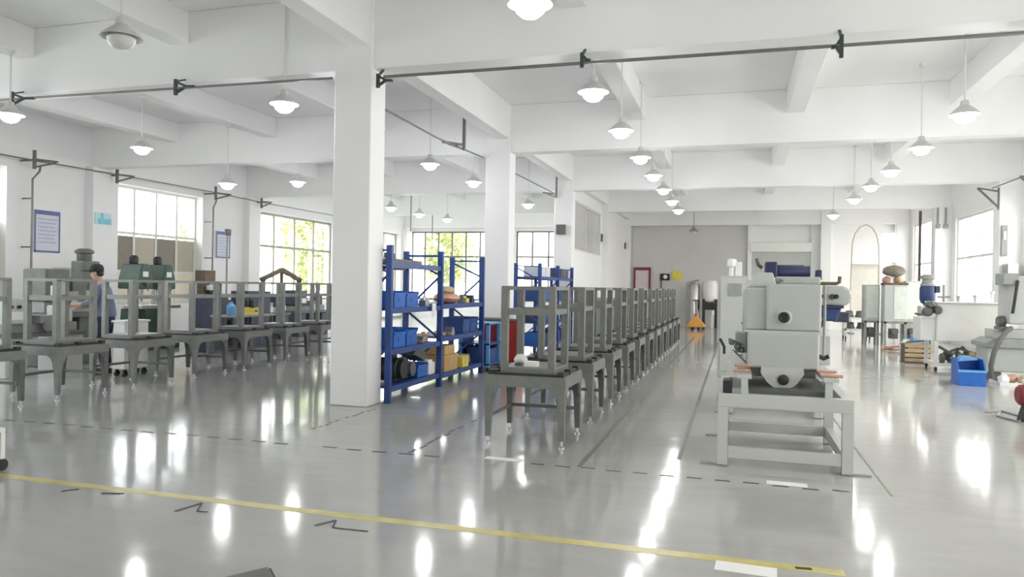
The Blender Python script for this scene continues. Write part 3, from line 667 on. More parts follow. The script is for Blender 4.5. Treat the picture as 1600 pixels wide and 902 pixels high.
# light blue tool cart between the racks and the second column
t = thing('tool_cart', 'light blue tool cart between the second rack and the red cabinet', 'cart', (-4.66, 13.5, 0))
mb = MB()
for x in (-4.95, -4.4):
    for y in (13.22, 13.88): MB().box(x-0.03, x+0.03, y-0.03, y+0.03, 0.08, 0.9).build('post', 'light_blue', t)
for z in (0.12, 0.5, 0.88): MB().box(-4.98, -4.37, 13.19, 13.91, z, z+0.03).build('shelf', 'rack_blue' if z < 0.8 else 'light_blue', t)
MB().box(-4.96, -4.92, 13.25, 13.85, 0.15, 0.88).build('back_panel', 'rack_blue', t)
for x in (-4.95, -4.4):
    for y in (13.22, 13.88): MB().lathe([(0.04, -0.015), (0.04, 0.015)], (x, y, 0.04), 12, 'x').box(x-0.02, x+0.02, y-0.02, y+0.02, 0.04, 0.085).build('caster', 'black', t)
crate(-4.85, -4.42, 13.3, 13.8, 0.15, 0.3, 'dark crate in the light blue tool cart', 'rack_blue', None)
# red cabinet
t = thing('fire_cabinet', 'red fire extinguisher cabinet with dark lid against the second column', 'cabinet', (-4.55, 14.45, 0))
MB().box(-4.95, -4.15, 14.3, 14.75, 0.06, 0.9).build('body', 'red', t, bevel=0.01)
MB().box(-4.98, -4.12, 14.27, 14.78, 0.9, 0.95).build('lid', 'dark_grey', t, bevel=0.006)
MB().box(-4.90, -4.57, 14.285, 14.3, 0.12, 0.85).build('door', 'dark_red', t); MB().box(-4.53, -4.20, 14.285, 14.3, 0.12, 0.85).build('door', 'red', t)
MB().box(-4.93, -4.17, 14.33, 14.72, 0, 0.06).build('plinth', 'dark_grey', t)
o = MB().lathe([(0.07, 0), (0.075, 0.02), (0.075, 0.10), (0.03, 0.14), (0.03, 0.17)], (-4.3, 14.45, 0.95), 14).build('white_canister', 'paper', smooth=True); tag(o, 'white canister standing on the red cabinet', 'canister')
# bins in far racks
for i, (y, z, mt) in enumerate(((17.35, 1.3, 'rack_blue'), (17.95, 1.3, 'bin_blue'), (17.4, 0.75, 'motor_blue'), (18.0, 0.75, 'rack_blue'), (17.4, 0.2, 'bin_blue'), (18.0, 0.2, 'motor_blue'),
                               (18.5, 1.3, 'motor_blue'), (18.5, 0.75, 'bin_blue'), (19.2, 1.3, 'motor_blue'), (19.9, 1.3, 'light_blue'), (19.2, 0.75, 'light_blue'), (19.9, 0.75, 'rack_blue'), (19.2, 0.2, 'rack_blue'), (19.9, 0.2, 'bin_blue'))):
    lv = {1.3: 'upper', 0.75: 'middle', 0.2: 'bottom'}[z]; rk = 'third' if y < 19 else 'fourth'
    ps = {17.35: 'near end', 17.4: 'near end', 17.95: 'centre', 18.0: 'centre', 18.5: 'far end', 19.2: 'near end', 19.9: 'far half'}[y]
    crate(-4.9, -4.47, y, y+0.45, z, 0.28, '%s crate on the %s shelf of the %s rack, at its %s' % ({'rack_blue': 'dark blue', 'bin_blue': 'bright blue', 'motor_blue': 'navy', 'light_blue': 'light blue'}[mt], lv, rk, ps), mt)
for i, (y, lab) in enumerate(((17.5, 'grey carton on top of the third rack'), (19.6, 'violet-blue carton on top of the fourth rack'))):
    carton(-4.95, -4.5, y, y+0.9, 1.85, 0.24, lab, 'lilac_sheet' if i == 0 else 'machine_blue', None)

# ------------------------------------------------------------------ near grey machine on its stand
def stand(t, x0, x1, y0, y1, zt, leg=0.09):
    for x in (x0, x1-leg):
        for y in (y0, y1-leg):
            lg = MB().box(x, x+leg, y, y+leg, 0.012, zt-0.12).build('leg', 'machine_pale', t)
            ex = x-0.15 if x == x0 else x
            MB().box(ex, ex+leg+0.15, y+0.02, y+0.07, 0, 0.014).build('foot_bar', 'mid_grey', lg)
    mb = MB().box(x0, x1, y0, y0+leg, zt-0.12, zt).box(x0, x1, y1-leg, y1, zt-0.12, zt).box(x0, x0+leg, y0+leg, y1-leg, zt-0.12, zt).box(x1-leg, x1, y0+leg, y1-leg, zt-0.12, zt)
    mb.build('top_rail', 'machine_pale', t, bevel=0.005)
    for y in (y0+0.01, y1-leg+0.01): MB().box(x0+leg, x1-leg, y, y+leg-0.02, 0.075, 0.175).build('bottom_rail', 'machine_pale', t, bevel=0.005)
    for x in (x0+0.01, x1-leg+0.01): MB().box(x, x+leg-0.02, y0+leg, y1-leg, 0.075, 0.175).build('side_rail', 'machine_grey', t)
def arc(cx, cz, r, a0, a1, n): return [(cx+r*math.cos(a0+(a1-a0)*k/n), cz+r*math.sin(a0+(a1-a0)*k/n)) for k in range(n+1)]
t = thing('roller_machine', 'large pale grey machine on a box frame stand, nearest on the right', 'machine', (0.43, 7.8, 0))
stand(t, -0.14, 1.0, 7.07, 8.55, 0.66)
MB().box(0.13, 0.82, 7.2, 8.4, 0.645, 0.70).build('drip_pan', 'dark_grey', t)
for x in (0.09, 0.80):
    for y in (7.14, 8.3): MB().box(x-0.03, x+0.03, y-0.03, y+0.03, 0.66, 0.80).build('support_post', 'machine_pale', t)
MB().box(0.02, 0.15, 7.10, 8.36, 0.80, 0.835).box(0.76, 0.88, 7.10, 8.36, 0.80, 0.835).build('slide_rail', 'machine_pale', t)
MB().prism([(0.24, 0.89), (0.235, 0.83)] + arc(0.425, 0.86, 0.175, math.radians(205), math.radians(335), 10) + [(0.615, 0.83), (0.61, 0.89)], 'y', 7.38, 8.2).build('cradle', 'machine_pale', t)
MB().lathe([(0.045, 0), (0.05, -0.02), (0.03, -0.03), (0.012, -0.03)], (0.435, 7.385, 0.775), 16, 'y').build('bore_dark', 'black', t, smooth=True)  # black disc painted in for the darkness of the open bore
MB().box(0.15, 0.245, 7.45, 8.2, 0.79, 0.88).box(0.605, 0.72, 7.45, 8.2, 0.79, 0.88).build('recess_shade', 'dark_grey', t)  # dark boxes stand in for the shaded recess on both sides of the cradle
for z, x0, x1, y in ((0.862, -0.01, 0.14, 7.2), (0.90, 0.0, 0.16, 7.3), (0.848, 0.74, 0.92, 7.2), (0.875, 0.72, 0.88, 7.3)): MB().tube([(x0, y, z), (x1, y, z)], 0.014, 8).build('copper_rod', 'copper', t, smooth=True)
MB().box(0.11, 0.745, 7.4, 8.25, 0.875, 1.205).build('lower_housing', 'machine_grey', t, bevel=0.018)
MB().box(0.09, 0.76, 7.44, 8.25, 1.205, 1.225).build('flange', 'machine_pale', t)
MB().box(0.09, 0.30, 7.52, 8.3, 1.225, 1.63).box(0.28, 0.765, 7.47, 8.3, 1.225, 1.665).build('upper_housing', 'machine_grey', t, bevel=0.02)
MB().prism([(0.10, 1.63), (0.18, 1.77), (0.335, 1.775), (0.37, 1.665), (0.37, 1.63)], 'y', 7.6, 8.1).build('hood', 'machine_pale', t, bevel=0.012)
MB().box(0.38, 0.78, 7.75, 8.35, 1.665, 1.74).build('cover', 'machine_grey', t, bevel=0.015)
MB().tube([(0.39, 7.7, 1.66), (0.41, 7.66, 1.72), (0.44, 7.66, 1.70)], 0.018, 8).build('lift_eye', 'mid_grey', t, smooth=True)
MB().lathe([(0.075, 0), (0.075, -0.012), (0.055, -0.02)], (0.435, 7.47, 1.352), 24, 'y').build('spindle_ring', 'machine_pale', t, smooth=True)
MB().lathe([(0.052, 0), (0.052, -0.03), (0.035, -0.035), (0.02, -0.02)], (0.435, 7.452, 1.352), 20, 'y').build('spindle_cap', 'black', t, smooth=True)
MB().tube([(0.80, 7.6, 1.66), (0.80, 7.55, 1.4), (0.79, 7.5, 1.0)], 0.013, 8).build('cable', 'mid_grey', t, smooth=True)
MB().tube([(0.745, 7.5, 1.0), (0.79, 7.5, 0.975), (0.835, 7.5, 1.0)], 0.02, 8).build('cable_plug', 'black', t, smooth=True)
MB().box(0.0, 0.11, 7.5, 7.8, 1.0, 1.19).build('junction_box', 'mid_grey', t, bevel=0.01)
mb = MB()
for x, z in ((-0.03, 1.10), (0.02, 1.06), (0.06, 1.03)): mb.lathe([(0.018, -0.06), (0.022, -0.02), (0.03, 0)], (x, 7.5, z), 12, 'y')
mb.tube([(-0.06, 7.5, 1.13), (0.06, 7.5, 1.08)], 0.012, 8); mb.build('valve', 'dark_grey', t, smooth=True)
MB().tube([(-0.14, 7.6, 1.12), (-0.1, 7.55, 1.05), (-0.1, 7.55, 0.98)], 0.013, 8).build('hose', 'black', t, smooth=True)
MB().prism([(-0.02, 1.02), (0.11, 0.90), (0.02, 0.86), (-0.06, 0.94)], 'y', 7.45, 7.7).build('chute', 'machine_pale', t)
o = MB().box(-0.10, -0.015, 7.10, 7.34, 0.66, 0.775).build('black_tool_box', 'black', bevel=0.008); tag(o, 'small black box on the left end of the machine stand', 'box')
# second machine right behind it
t = thing('roller_machine', 'grey machine with blue motor directly behind the nearest one', 'machine', (0.5, 10.8, 0))
stand(t, -0.1, 1.06, 10.1, 11.6, 0.66)
MB().box(0.1, 0.95, 10.3, 11.4, 0.66, 1.62).build('housing', 'machine_grey', t, bevel=0.02)
MB().box(0.15, 0.98, 10.25, 11.3, 1.62, 1.74).build('deck', 'machine_pale', t, bevel=0.015)
MB().lathe([(0.07, 0), (0.095, 0.03), (0.095, 0.34), (0.08, 0.36), (0.08, 0.42)], (0.50, 10.5, 1.85), 20, 'x').build('motor', 'motor_blue', t, smooth=True)
MB().box(0.36, 0.52, 10.38, 10.62, 1.74, 1.98).build('gearbox', 'motor_blue', t, bevel=0.02)
MB().box(0.56, 0.86, 10.40, 10.6, 1.74, 1.765).build('motor_foot', 'black', t)
MB().tube([(0.33, 10.5, 1.9), (0.28, 10.5, 1.94), (0.26, 10.5, 2.03)], 0.025, 8).build('crank', 'dark_grey', t, smooth=True)
MB().box(0.965, 1.03, 10.1, 10.3, 1.74, 1.87).build('terminal_box', 'motor_blue', t, bevel=0.01)
MB().tube([(0.93, 10.05, 1.70), (1.19, 10.05, 1.70), (1.225, 10.05, 1.72), (1.23, 10.05, 1.79)], 0.022, 8).build('lever', 'brown', t, smooth=True)
MB().prism([(0.98, 1.44), (0.98, 1.67), (1.30, 1.675), (1.37, 1.63), (1.395, 1.54), (1.37, 1.46), (1.30, 1.42)], 'y', 10.15, 10.55).build('head', 'machine_grey', t, bevel=0.03)
mb = MB().lathe([(0.022, 0), (0.026, -0.04)], (1.03, 10.15, 1.54), 14, 'y').lathe([(0.03, 0), (0.035, -0.05)], (1.15, 10.15, 1.535), 14, 'y').lathe([(0.026, 0), (0.03, -0.05)], (1.20, 10.15, 1.54), 14, 'y')
mb.build('knob', 'black', t, smooth=True)
MB().prism([(1.01, 1.40), (1.27, 1.40), (1.21, 1.23), (1.06, 1.23)], 'y', 10.12, 10.55).build('basin', 'basin_blue', t, bevel=0.02)
MB().box(0.99, 1.29, 10.1, 10.57, 1.395, 1.425).build('basin_rim', 'motor_blue', t)
MB().bar((1.07, 10.2, 1.24), (1.02, 10.2, 1.12), 0.035).build('drain_pipe', 'black', t)
MB().box(0.95, 1.17, 10.3, 11.0, 0.66, 1.03).build('electric_box', 'machine_grey', t, bevel=0.015)
MB().box(1.2, 1.4, 10.4, 10.7, 1.21, 1.34).build('vice', 'machine_blue', t, bevel=0.02)
MB().bar((0.95, 10.55, 1.3), (1.38, 10.55, 1.24), 0.06, 0.08).build('bracket_arm', 'machine_grey', t)
# control cabinet further back on the left
t = thing('control_cabinet', 'tall narrow grey control cabinet behind the left side of the nearest machine', 'cabinet', (-0.03, 14.5, 0))
MB().box(-0.29, 0.22, 14.25, 14.75, 0.0, 1.86).build('body', 'machine_grey', t, bevel=0.012)
MB().box(-0.27, 0.16, 14.235, 14.25, 0.12, 1.82).build('door', 'machine_pale', t, bevel=0.006)
MB().box(-0.14, 0.10, 14.222, 14.236, 1.49, 1.72).build('screen', 'mid_grey', t)
MB().lathe([(0.02, 0), (0.02, -0.03)], (0.12, 14.236, 1.0), 10, 'y').build('handle', 'dark_grey', t)
o = MB().lathe([(0.05, 0), (0.05, 0.16), (0.08, 0.18), (0.08, 0.30), (0.05, 0.32)], (-0.08, 14.45, 1.86), 16).build('signal_light', 'white_metal', smooth=True); tag(o, 'white signal light on the grey control cabinet', 'signal light')
o = MB().box(-0.02, 0.1, 14.4, 14.6, 1.86, 2.12).build('white_box', 'white_metal', bevel=0.01); tag(o, 'small white box beside the signal light on the cabinet', 'box')

# ------------------------------------------------------------------ far end of the centre aisle
t = thing('pallet_truck', 'orange hand pallet truck at the far end of the centre aisle', 'pallet truck', (-1.5, 30.6, 0))
MB().prism([(-1.85, 0.1), (-1.15, 0.1), (-1.22, 0.28), (-1.38, 0.42), (-1.45, 0.62), (-1.58, 0.62), (-1.65, 0.40), (-1.8, 0.26)], 'y', 30.5, 30.75).build('body', 'orange', t, bevel=0.03)
for x in (-1.75, -1.35): MB().box(x, x+0.16, 30.75, 31.9, 0.1, 0.17).build('fork', 'orange', t)
for x in (-1.65, -1.4): MB().lathe([(0.09, -0.04), (0.09, 0.04)], (x, 30.6, 0.09), 14, 'x').build('wheel', 'black', t)
for x in (-1.67, -1.27): MB().lathe([(0.05, -0.04), (0.05, 0.04)], (x, 31.8, 0.05), 12, 'x').build('wheel', 'black', t)
MB().tube([(-1.5, 30.5, 0.55), (-1.5, 30.3, 1.15)], 0.025, 8).tube([(-1.62, 30.3, 1.17), (-1.38, 30.3, 1.17)], 0.025, 8).build('handle', 'black', t)
t = thing('steel_cylinder_unit', 'grey upright cylinder machine behind the end of the bench row', 'machine', (-1.72, 32.8, 0))
MB().lathe([(0.24, 0.1), (0.24, 1.75), (0.18, 1.88), (0.05, 1.92)], (-1.70, 32.8, 0), 20).build('cylinder', 'steel', t, smooth=True)
MB().box(-2.02, -1.4, 32.5, 33.1, 0, 0.12).build('base', 'mid_grey', t); MB().tube([(-1.98, 32.6, 0.12), (-1.98, 32.6, 1.9), (-1.5, 32.6, 2.0)], 0.04, 8).build('pipe', 'mid_grey', t, smooth=True)
t = thing('storage_tank', 'cream white tank on a black stand left of the grey cabinet', 'tank', (-1.06, 32.8, 0))
MB().lathe([(0.12, 1.0), (0.30, 1.12), (0.33, 1.3), (0.33, 1.85), (0.25, 1.98), (0.08, 2.0)], (-1.06, 32.8, 0), 20).build('vessel', 'white_metal', t, smooth=True)
mb = MB()
for x in (-1.30, -0.80):
    for y in (32.55, 33.05): mb.box(x-0.05, x+0.05, y-0.05, y+0.05, 0, 1.2)
mb.box(-1.33, -0.77, 32.52, 33.08, 0.75, 1.02); mb.build('stand', 'black', t)
MB().lathe([(0.07, 0.55), (0.07, 0.72)], (-0.93, 32.3, 0), 10).box(-0.97, -0.89, 32.26, 32.34, 0.0, 0.56).build('valve', 'white_metal', t)
for k, y in enumerate((21.9, 23.3, 24.7, 26.1)):
    t = thing('steel_cupboard', 'grey-teal steel cupboard along the partition behind the bench row, %s from the third column' % ORD[k], 'cabinet', (-4.45, y+0.55, 0), 'steel cupboards along the partition')
    MB().box(-4.74, -4.22, y, y+1.1, 0.06, 1.25).build('body', mat('teal_grey', (0.17, 0.21, 0.215), 0.45) if k == 0 else 'teal_grey', t, bevel=0.01)
    for a in (0.02, 0.56): MB().box(-4.22, -4.205, y+a, y+a+0.52, 0.1, 1.2).build('door', 'teal_grey', t)
    for a in (0.48, 0.6): MB().box(-4.205, -4.185, y+a, y+a+0.02, 0.6, 0.78).build('handle', 'steel', t)
    MB().box(-4.72, -4.24, y+0.02, y+1.08, 0, 0.06).build('plinth', 'dark_grey', t)
t = thing('sign_stand', 'red framed sign on the grey far wall behind the bench row', 'sign', (-3.9, 33.85, 1.7))
mb = MB().box(-4.42, -4.34, 33.85, 33.93, 1.0, 2.55).box(-3.75, -3.67, 33.85, 33.93, 1.0, 2.55).box(-4.34, -3.75, 33.85, 33.93, 2.42, 2.55); mb.build('frame', 'dark_red', t)
MB().box(-4.34, -3.75, 33.87, 33.92, 1.0, 2.42).build('panel', mat('pink_panel', (0.66, 0.58, 0.58), 0.5), t)
t = thing('wall_sign', 'small black sign with white emblem on the far wall', 'sign', (-3.0, 33.9, 2.1))
MB().box(-3.25, -2.83, 33.88, 33.93, 1.98, 2.28).build('panel', 'black', t); MB().lathe([(0.09, 0), (0.09, -0.012)], (-3.02, 33.882, 2.14), 16, 'y').build('emblem', 'paper', t)
MB().bar((-3.2, 33.9, 1.3), (-3.2, 33.9, 1.98), 0.05).build('post', 'dark_grey', t)
o = MB().box(-2.72, -2.3, 33.9, 33.93, 2.02, 2.4).build('wall_poster', 'yellow'); tag(o, 'yellow square poster on the grey far wall', 'poster')

# ------------------------------------------------------------------ right hand side equipment
t = thing('parts_bin', 'bright blue plastic bin with a cut-away front on the floor at right', 'bin', (3.94, 14.85, 0))
x0, x1, y0, y1 = 3.74, 4.16, 14.72, 15.2; k = 0.015
mb = MB().box(x0, x1, y0, y1, 0, k).box(x0, x1, y1-k, y1, k, 0.44).box(x0, x1, y0, y0+k, k, 0.27)
for xa in (x0, x1-k): mb.prism([(y0+k, k), (y1-k, k), (y1-k, 0.46), (y0+0.16, 0.46), (y0+k, 0.27)], 'x', xa, xa+k)
mb.build('body', 'bin_blue', t)
MB().box(x0-0.015, x1+0.015, y0-0.015, y0, 0.24, 0.28).box(x0-0.02, x1+0.02, y1, y1+0.015, 0.42, 0.46).build('rim', 'light_blue', t)
MB().prism([(3.80, 0.40), (3.85, 0.50), (4.0, 0.49), (4.12, 0.44)], 'y', 15.0, 15.17).build('divider', 'light_blue', t)
# white assembly station on frame
t = thing('assembly_station', 'white assembly station with piping on an open frame behind the blue bin', 'machine', (4.35, 17.7, 0))
for x in (3.98, 4.98):
    for y in (17.35, 18.15):
        lg = MB().box(x-0.035, x+0.035, y-0.035, y+0.035, 0.08, 0.62).build('leg', 'white_metal', t)
        MB().lathe([(0.045, -0.02), (0.045, 0.02)], (x, y, 0.045), 12, 'x').build('caster', 'black', lg)
MB().box(3.95, 5.02, 17.32, 18.18, 0.10, 0.16).build('base_frame', 'white_metal', t)
MB().box(3.98, 5.1, 17.30, 18.2, 0.62, 1.40).build('cabinet', 'white_metal', t, bevel=0.015)
MB().box(3.95, 5.14, 17.26, 18.24, 1.40, 1.43).build('worktop', 'white_metal', t, bevel=0.006)
MB().box(3.70, 3.98, 17.4, 18.1, 0.62, 1.10).build('side_box', 'white_metal', t, bevel=0.01)
for x, h in ((4.42, 1.56), (4.72, 1.58), (5.02, 1.66)): MB().tube([(x, 17.5, 1.43), (x, 17.5, h)], 0.03, 10).lathe([(0.05, h-0.05), (0.05, h)], (x, 17.5, 0), 12).build('pillar', 'steel' if x < 4.9 else 'white_metal', t, smooth=True)
mb = MB()
for x, z, r in ((3.80, 1.22, 0.10), (3.84, 1.37, 0.08), (3.98, 1.26, 0.09)): mb.lathe([(r*0.6, -0.06), (r, 0), (r, 0.12), (r*0.5, 0.16)], (x, 17.24, z), 16, 'y')
mb.build('gear_wheel', 'dark_grey', t, smooth=True)
MB().tube([(4.14, 17.5, 1.43), (4.14, 17.5, 1.78)], 0.022, 8).tube([(4.03, 17.5, 1.53), (4.26, 17.5, 1.53)], 0.02, 8).build('tee_handle', 'mid_grey', t, smooth=True)
mb = MB()
for k_ in range(7): mb.lathe([(0.05, 0), (0.06, 0.05), (0.06, 0.16), (0.03, 0.2)], (4.12+0.1*k_, 17.45+0.12*(k_ % 3), 0.16+0.05*(k_ % 2)), 12)
mb.tube([(4.05, 17.45, 0.5), (4.3, 17.4, 0.35), (4.5, 17.5, 0.5), (4.7, 17.45, 0.3)], 0.03, 8); mb.tube([(4.1, 17.5, 0.3), (4.4, 17.4, 0.48), (4.65, 17.5, 0.4)], 0.025, 8)
mb.build('pump_group', 'olive_grey', t, smooth=True)
MB().lathe([(0.09, 0), (0.09, 0.22), (0.06, 0.25)], (4.28, 17.42, 0.2), 14, 'x').build('pump_motor', 'motor_blue', t, smooth=True)
o = MB().box(4.52, 4.86, 16.8, 17.1, 0, 0.42).box(4.54, 4.84, 16.82, 17.08, 0.42, 0.46).build('packing_box', 'tan', bevel=0.006); tag(o, 'tan packing box on the floor behind the blue bin', 'box')
t = thing('wood_crate', 'broken brown wooden crate on the floor left of the white station', 'crate', (3.95, 19.3, 0))
mb = MB()
for k_ in range(4):
    for yy in (19.1, 19.6): MB().box(3.75, 4.3, yy, yy+0.03, 0.02+k_*0.11, 0.10+k_*0.11).build('slat', 'tan', t)
MB().bar((3.72, 19.05, 0.015), (4.2, 18.9, 0.03), 0.08, 0.03).bar((3.8, 19.3, 0.45), (4.25, 19.2, 0.52), 0.08, 0.03).build('plank', 'brown', t)
for xx in (3.76, 4.22): MB().box(xx, xx+0.06, 19.13, 19.6, 0, 0.42).build('batten', 'brown', t)
# blue can + water bottle
t = thing('blue_drum', 'light blue square drum on the floor below the pale cabinets', 'drum', (4.68, 22.1, 0))
MB().box(4.48, 4.88, 21.9, 22.3, 0, 0.5).build('body', 'light_blue', t, bevel=0.03); MB().lathe([(0.05, 0.5), (0.05, 0.56)], (4.58, 22.1, 0), 12).build('cap', 'black', t); MB().box(4.88, 4.91, 21.95, 22.2, 0.2, 0.45).build('side_plate', 'black', t)
o = MB().lathe([(0.12, 0), (0.13, 0.02), (0.13, 0.26), (0.05, 0.34), (0.05, 0.38)], (4.31, 22.0, 0), 16).build('water_bottle', mat('bottle_blue', (0.45, 0.72, 0.85), 0.2), smooth=True); tag(o, 'pale blue water bottle left of the light blue drum', 'bottle')
# pale cabinets on dark stands
for i, (x0, x1, y0, zt, lab) in enumerate(((3.85, 4.28, 25.5, 1.84, 'pale green cabinet on a dark stand, leftmost of the three'), (4.32, 4.95, 25.0, 1.83, 'pale cabinet with a dark tray on top, middle of the three'), (4.97, 5.42, 25.4, 1.97, 'tall pale green cabinet, rightmost of the three'))):
    t = thing('machine_cabinet', lab, 'cabinet', ((x0+x1)/2, y0+0.3, 0), 'pale cabinets by the far right windows')
    MB().box(x0, x1, y0, y0+0.6, 0.72, zt).build('body', 'machine_pale', t, bevel=0.02)
    MB().box(x0+0.05 if i != 1 else x0+0.26, x1-0.04, y0-0.015, y0, 0.80, zt-0.06).build('door', mat('cab_green%d' % i, (0.70, 0.74, 0.68), 0.4), t, bevel=0.005)
    mb = MB()
    for x in (x0+0.04, x1-0.04):
        for y in (y0+0.05, y0+0.55): mb.box(x-0.03, x+0.03, y-0.03, y+0.03, 0, 0.72)
    mb.box(x0, x1, y0+0.02, y0+0.58, 0.66, 0.72); mb.build('stand', 'mid_grey', t)
    MB().lathe([(0.10, -0.05), (0.10, 0.08)], ((x0+x1)/2, y0+0.1, 0.42), 14, 'y').box((x0+x1)/2-0.12, (x0+x1)/2+0.1, y0+0.15, y0+0.45, 0.2, 0.5).build('pump', 'dark_grey', t)
t = thing('steel_tray', 'dark tray on the middle pale cabinet', 'tray', (4.62, 25.3, 1.83))
MB().box(4.3, 4.98, 25.05, 25.55, 1.83, 1.87).build('pan', 'brown', t); MB().box(4.3, 4.98, 25.05, 25.07, 1.87, 1.90).box(4.3, 4.98, 25.53, 25.55, 1.87, 1.90).build('edge', 'brown', t)
for x, mt, lab in ((4.42, 'copper', 'brown lump in the tray under the grey bundle, left one'), (4.75, 'tan', 'tan lump in the tray under the grey bundle, right one')):
    o = MB().blob((x, 25.3, 1.985), (0.13, 0.14, 0.11), 12, 8, 0.12).build('cloth_bundle', mt, smooth=True); tag(o, lab, 'bundle')
o = MB().blob((4.62, 25.3, 2.26), (0.33, 0.22, 0.17), 16, 10, 0.07).build('cloth_bundle', 'bag_tan', smooth=True); tag(o, 'large grey-brown cloth bundle piled on the middle pale cabinet', 'bundle')
# blue motor on column stand
t = thing('vertical_motor_unit', 'blue vertical motor with grey cap on a pale stand by the far windows', 'machine', (5.07, 22.9, 0))
MB().lathe([(0.13, 1.3), (0.17, 1.34), (0.20, 1.45), (0.20, 1.75), (0.17, 1.80)], (5.05, 23.0, 0), 20).build('motor', 'basin_blue', t, smooth=True)
MB().lathe([(0.19, 1.80), (0.19, 1.84), (0.15, 1.88), (0.15, 1.98), (0.19, 2.0), (0.19, 2.08), (0.1, 2.12)], (5.05, 23.0, 0), 20).build('fan_cap', 'mid_grey', t, smooth=True)
MB().box(5.22, 5.32, 22.85, 23.05, 1.62, 1.8).build('terminal_box', 'motor_blue', t)
MB().box(4.85, 5.28, 22.8, 23.25, 0, 1.25).box(4.95, 5.15, 22.9, 23.1, 1.25, 1.3).build('stand', 'machine_pale', t, bevel=0.015)
MB().box(4.8, 5.33, 22.75, 23.3, 1.0, 1.05).build('collar', 'dark_grey', t)
# low dark and white machine left of the cabinets
t = thing('trolley', 'low white trolley loaded with dark castings before the pale cabinets', 'trolley', (3.9, 27.8, 0))
MB().box(3.55, 4.35, 27.5, 28.2, 0.3, 0.36).build('deck', 'white_metal', t); MB().box(3.55, 4.35, 27.5, 28.2, 0.7, 0.75).build('shelf', 'white_metal', t)
for x in (3.58, 4.32):
    for y in (27.53, 28.17): MB().box(x-0.03, x+0.03, y-0.03, y+0.03, 0.1, 0.9).build('post', 'white_metal', t); MB().lathe([(0.05, -0.02), (0.05, 0.02)], (x, y, 0.05), 10, 'x').build('caster', 'black', t)
for i, (x, z) in enumerate(((3.75, 0.36), (4.1, 0.36), (3.72, 0.75), (4.05, 0.75))):
    o = MB().lathe([(0.14, 0), (0.16, 0.03), (0.12, 0.1), (0.12, 0.2), (0.06, 0.22)], (x, 27.8, z), 16).build('casting', 'dark_grey', smooth=True); tag(o, 'dark round casting on the %s of the low white trolley, %s one' % ('deck' if z < 0.5 else 'shelf', 'left' if i % 2 == 0 else 'right'), 'casting', 'dark castings on the trolley')
o = MB().bar((3.9, 22.8, 0.04), (4.4, 22.5, 0.05), 0.1, 0.05).bar((3.95, 22.5, 0.1), (4.3, 22.9, 0.12), 0.12, 0.06).build('timber_offcuts', 'copper'); tag(o, 'crossed reddish timber offcuts on the floor beside the water bottle', 'timber')
t = thing('floor_tray', 'flat white tray of rags and scrap on the floor right of the blue bin', 'tray', (4.75, 15.3, 0))
MB().box(4.45, 5.0, 15.0, 15.6, 0, 0.02).box(4.45, 4.47, 15.0, 15.6, 0.02, 0.06).box(4.98, 5.0, 15.0, 15.6, 0.02, 0.06).box(4.47, 4.98, 15.0, 15.02, 0.02, 0.06).build('pan', 'white_metal', t)
for i, (x, y, mt, lab) in enumerate(((4.58, 15.25, 'paper', 'crumpled white rag on the scrap tray'), (4.74, 15.35, 'copper', 'brownish rag on the scrap tray, in the middle'), (4.87, 15.2, 'tan', 'tan rag on the right of the scrap tray'))):
    o = MB().blob((x, y, 0.10), (0.09, 0.1, 0.08), 12, 8, 0.15).build('rag', mt, smooth=True); tag(o, lab, 'rag')
# grey lathe at right edge
t = thing('grey_lathe', 'grey lathe with a black coolant hose cut by the right edge', 'machine', (4.9, 15.9, 0))
MB().box(4.5, 5.9, 15.9, 16.6, 0.16, 0.62).build('base', 'machine_grey', t, bevel=0.02)
MB().prism([(4.45, 0.62), (4.45, 0.70), (4.6, 0.78), (5.9, 0.78), (5.9, 0.62)], 'y', 15.8, 16.7).build('chip_tray', 'mid_grey', t)
MB().box(4.62, 5.9, 16.0, 16.5, 0.78, 0.95).build('bed', 'machine_grey', t, bevel=0.01)
MB().box(4.86, 5.9, 15.95, 16.6, 1.05, 1.95).build('headstock', 'machine_grey', t, bevel=0.03)
MB().box(4.75, 5.0, 15.9, 16.4, 1.78, 2.0).build('guard', 'mid_grey', t, bevel=0.02)
MB().lathe([(0.10, -0.02), (0.12, 0.02), (0.12, 0.10)], (4.76, 16.2, 1.08), 16, 'x').build('chuck', 'dark_grey', t, smooth=True)
MB().box(4.72, 4.9, 15.9, 16.3, 0.92, 1.0).build('tool_post', 'dark_grey', t)
MB().tube([(4.97, 15.88, 1.86), (4.93, 15.85, 1.62), (4.89, 15.86, 1.25)], 0.028, 8).build('lever', 'black', t, smooth=True)
MB().tube([(4.50, 15.6, 0.06), (4.48, 15.6, 0.3), (4.53, 15.6, 0.55), (4.63, 15.65, 0.78), (4.76, 15.75, 0.92), (4.88, 15.9, 0.98)], 0.045, 10).build('coolant_hose', 'dark_grey', t, smooth=True)
for x in (4.6, 5.7): MB().box(x, x+0.15, 15.95, 16.55, 0, 0.16).build('foot', 'dark_grey', t)
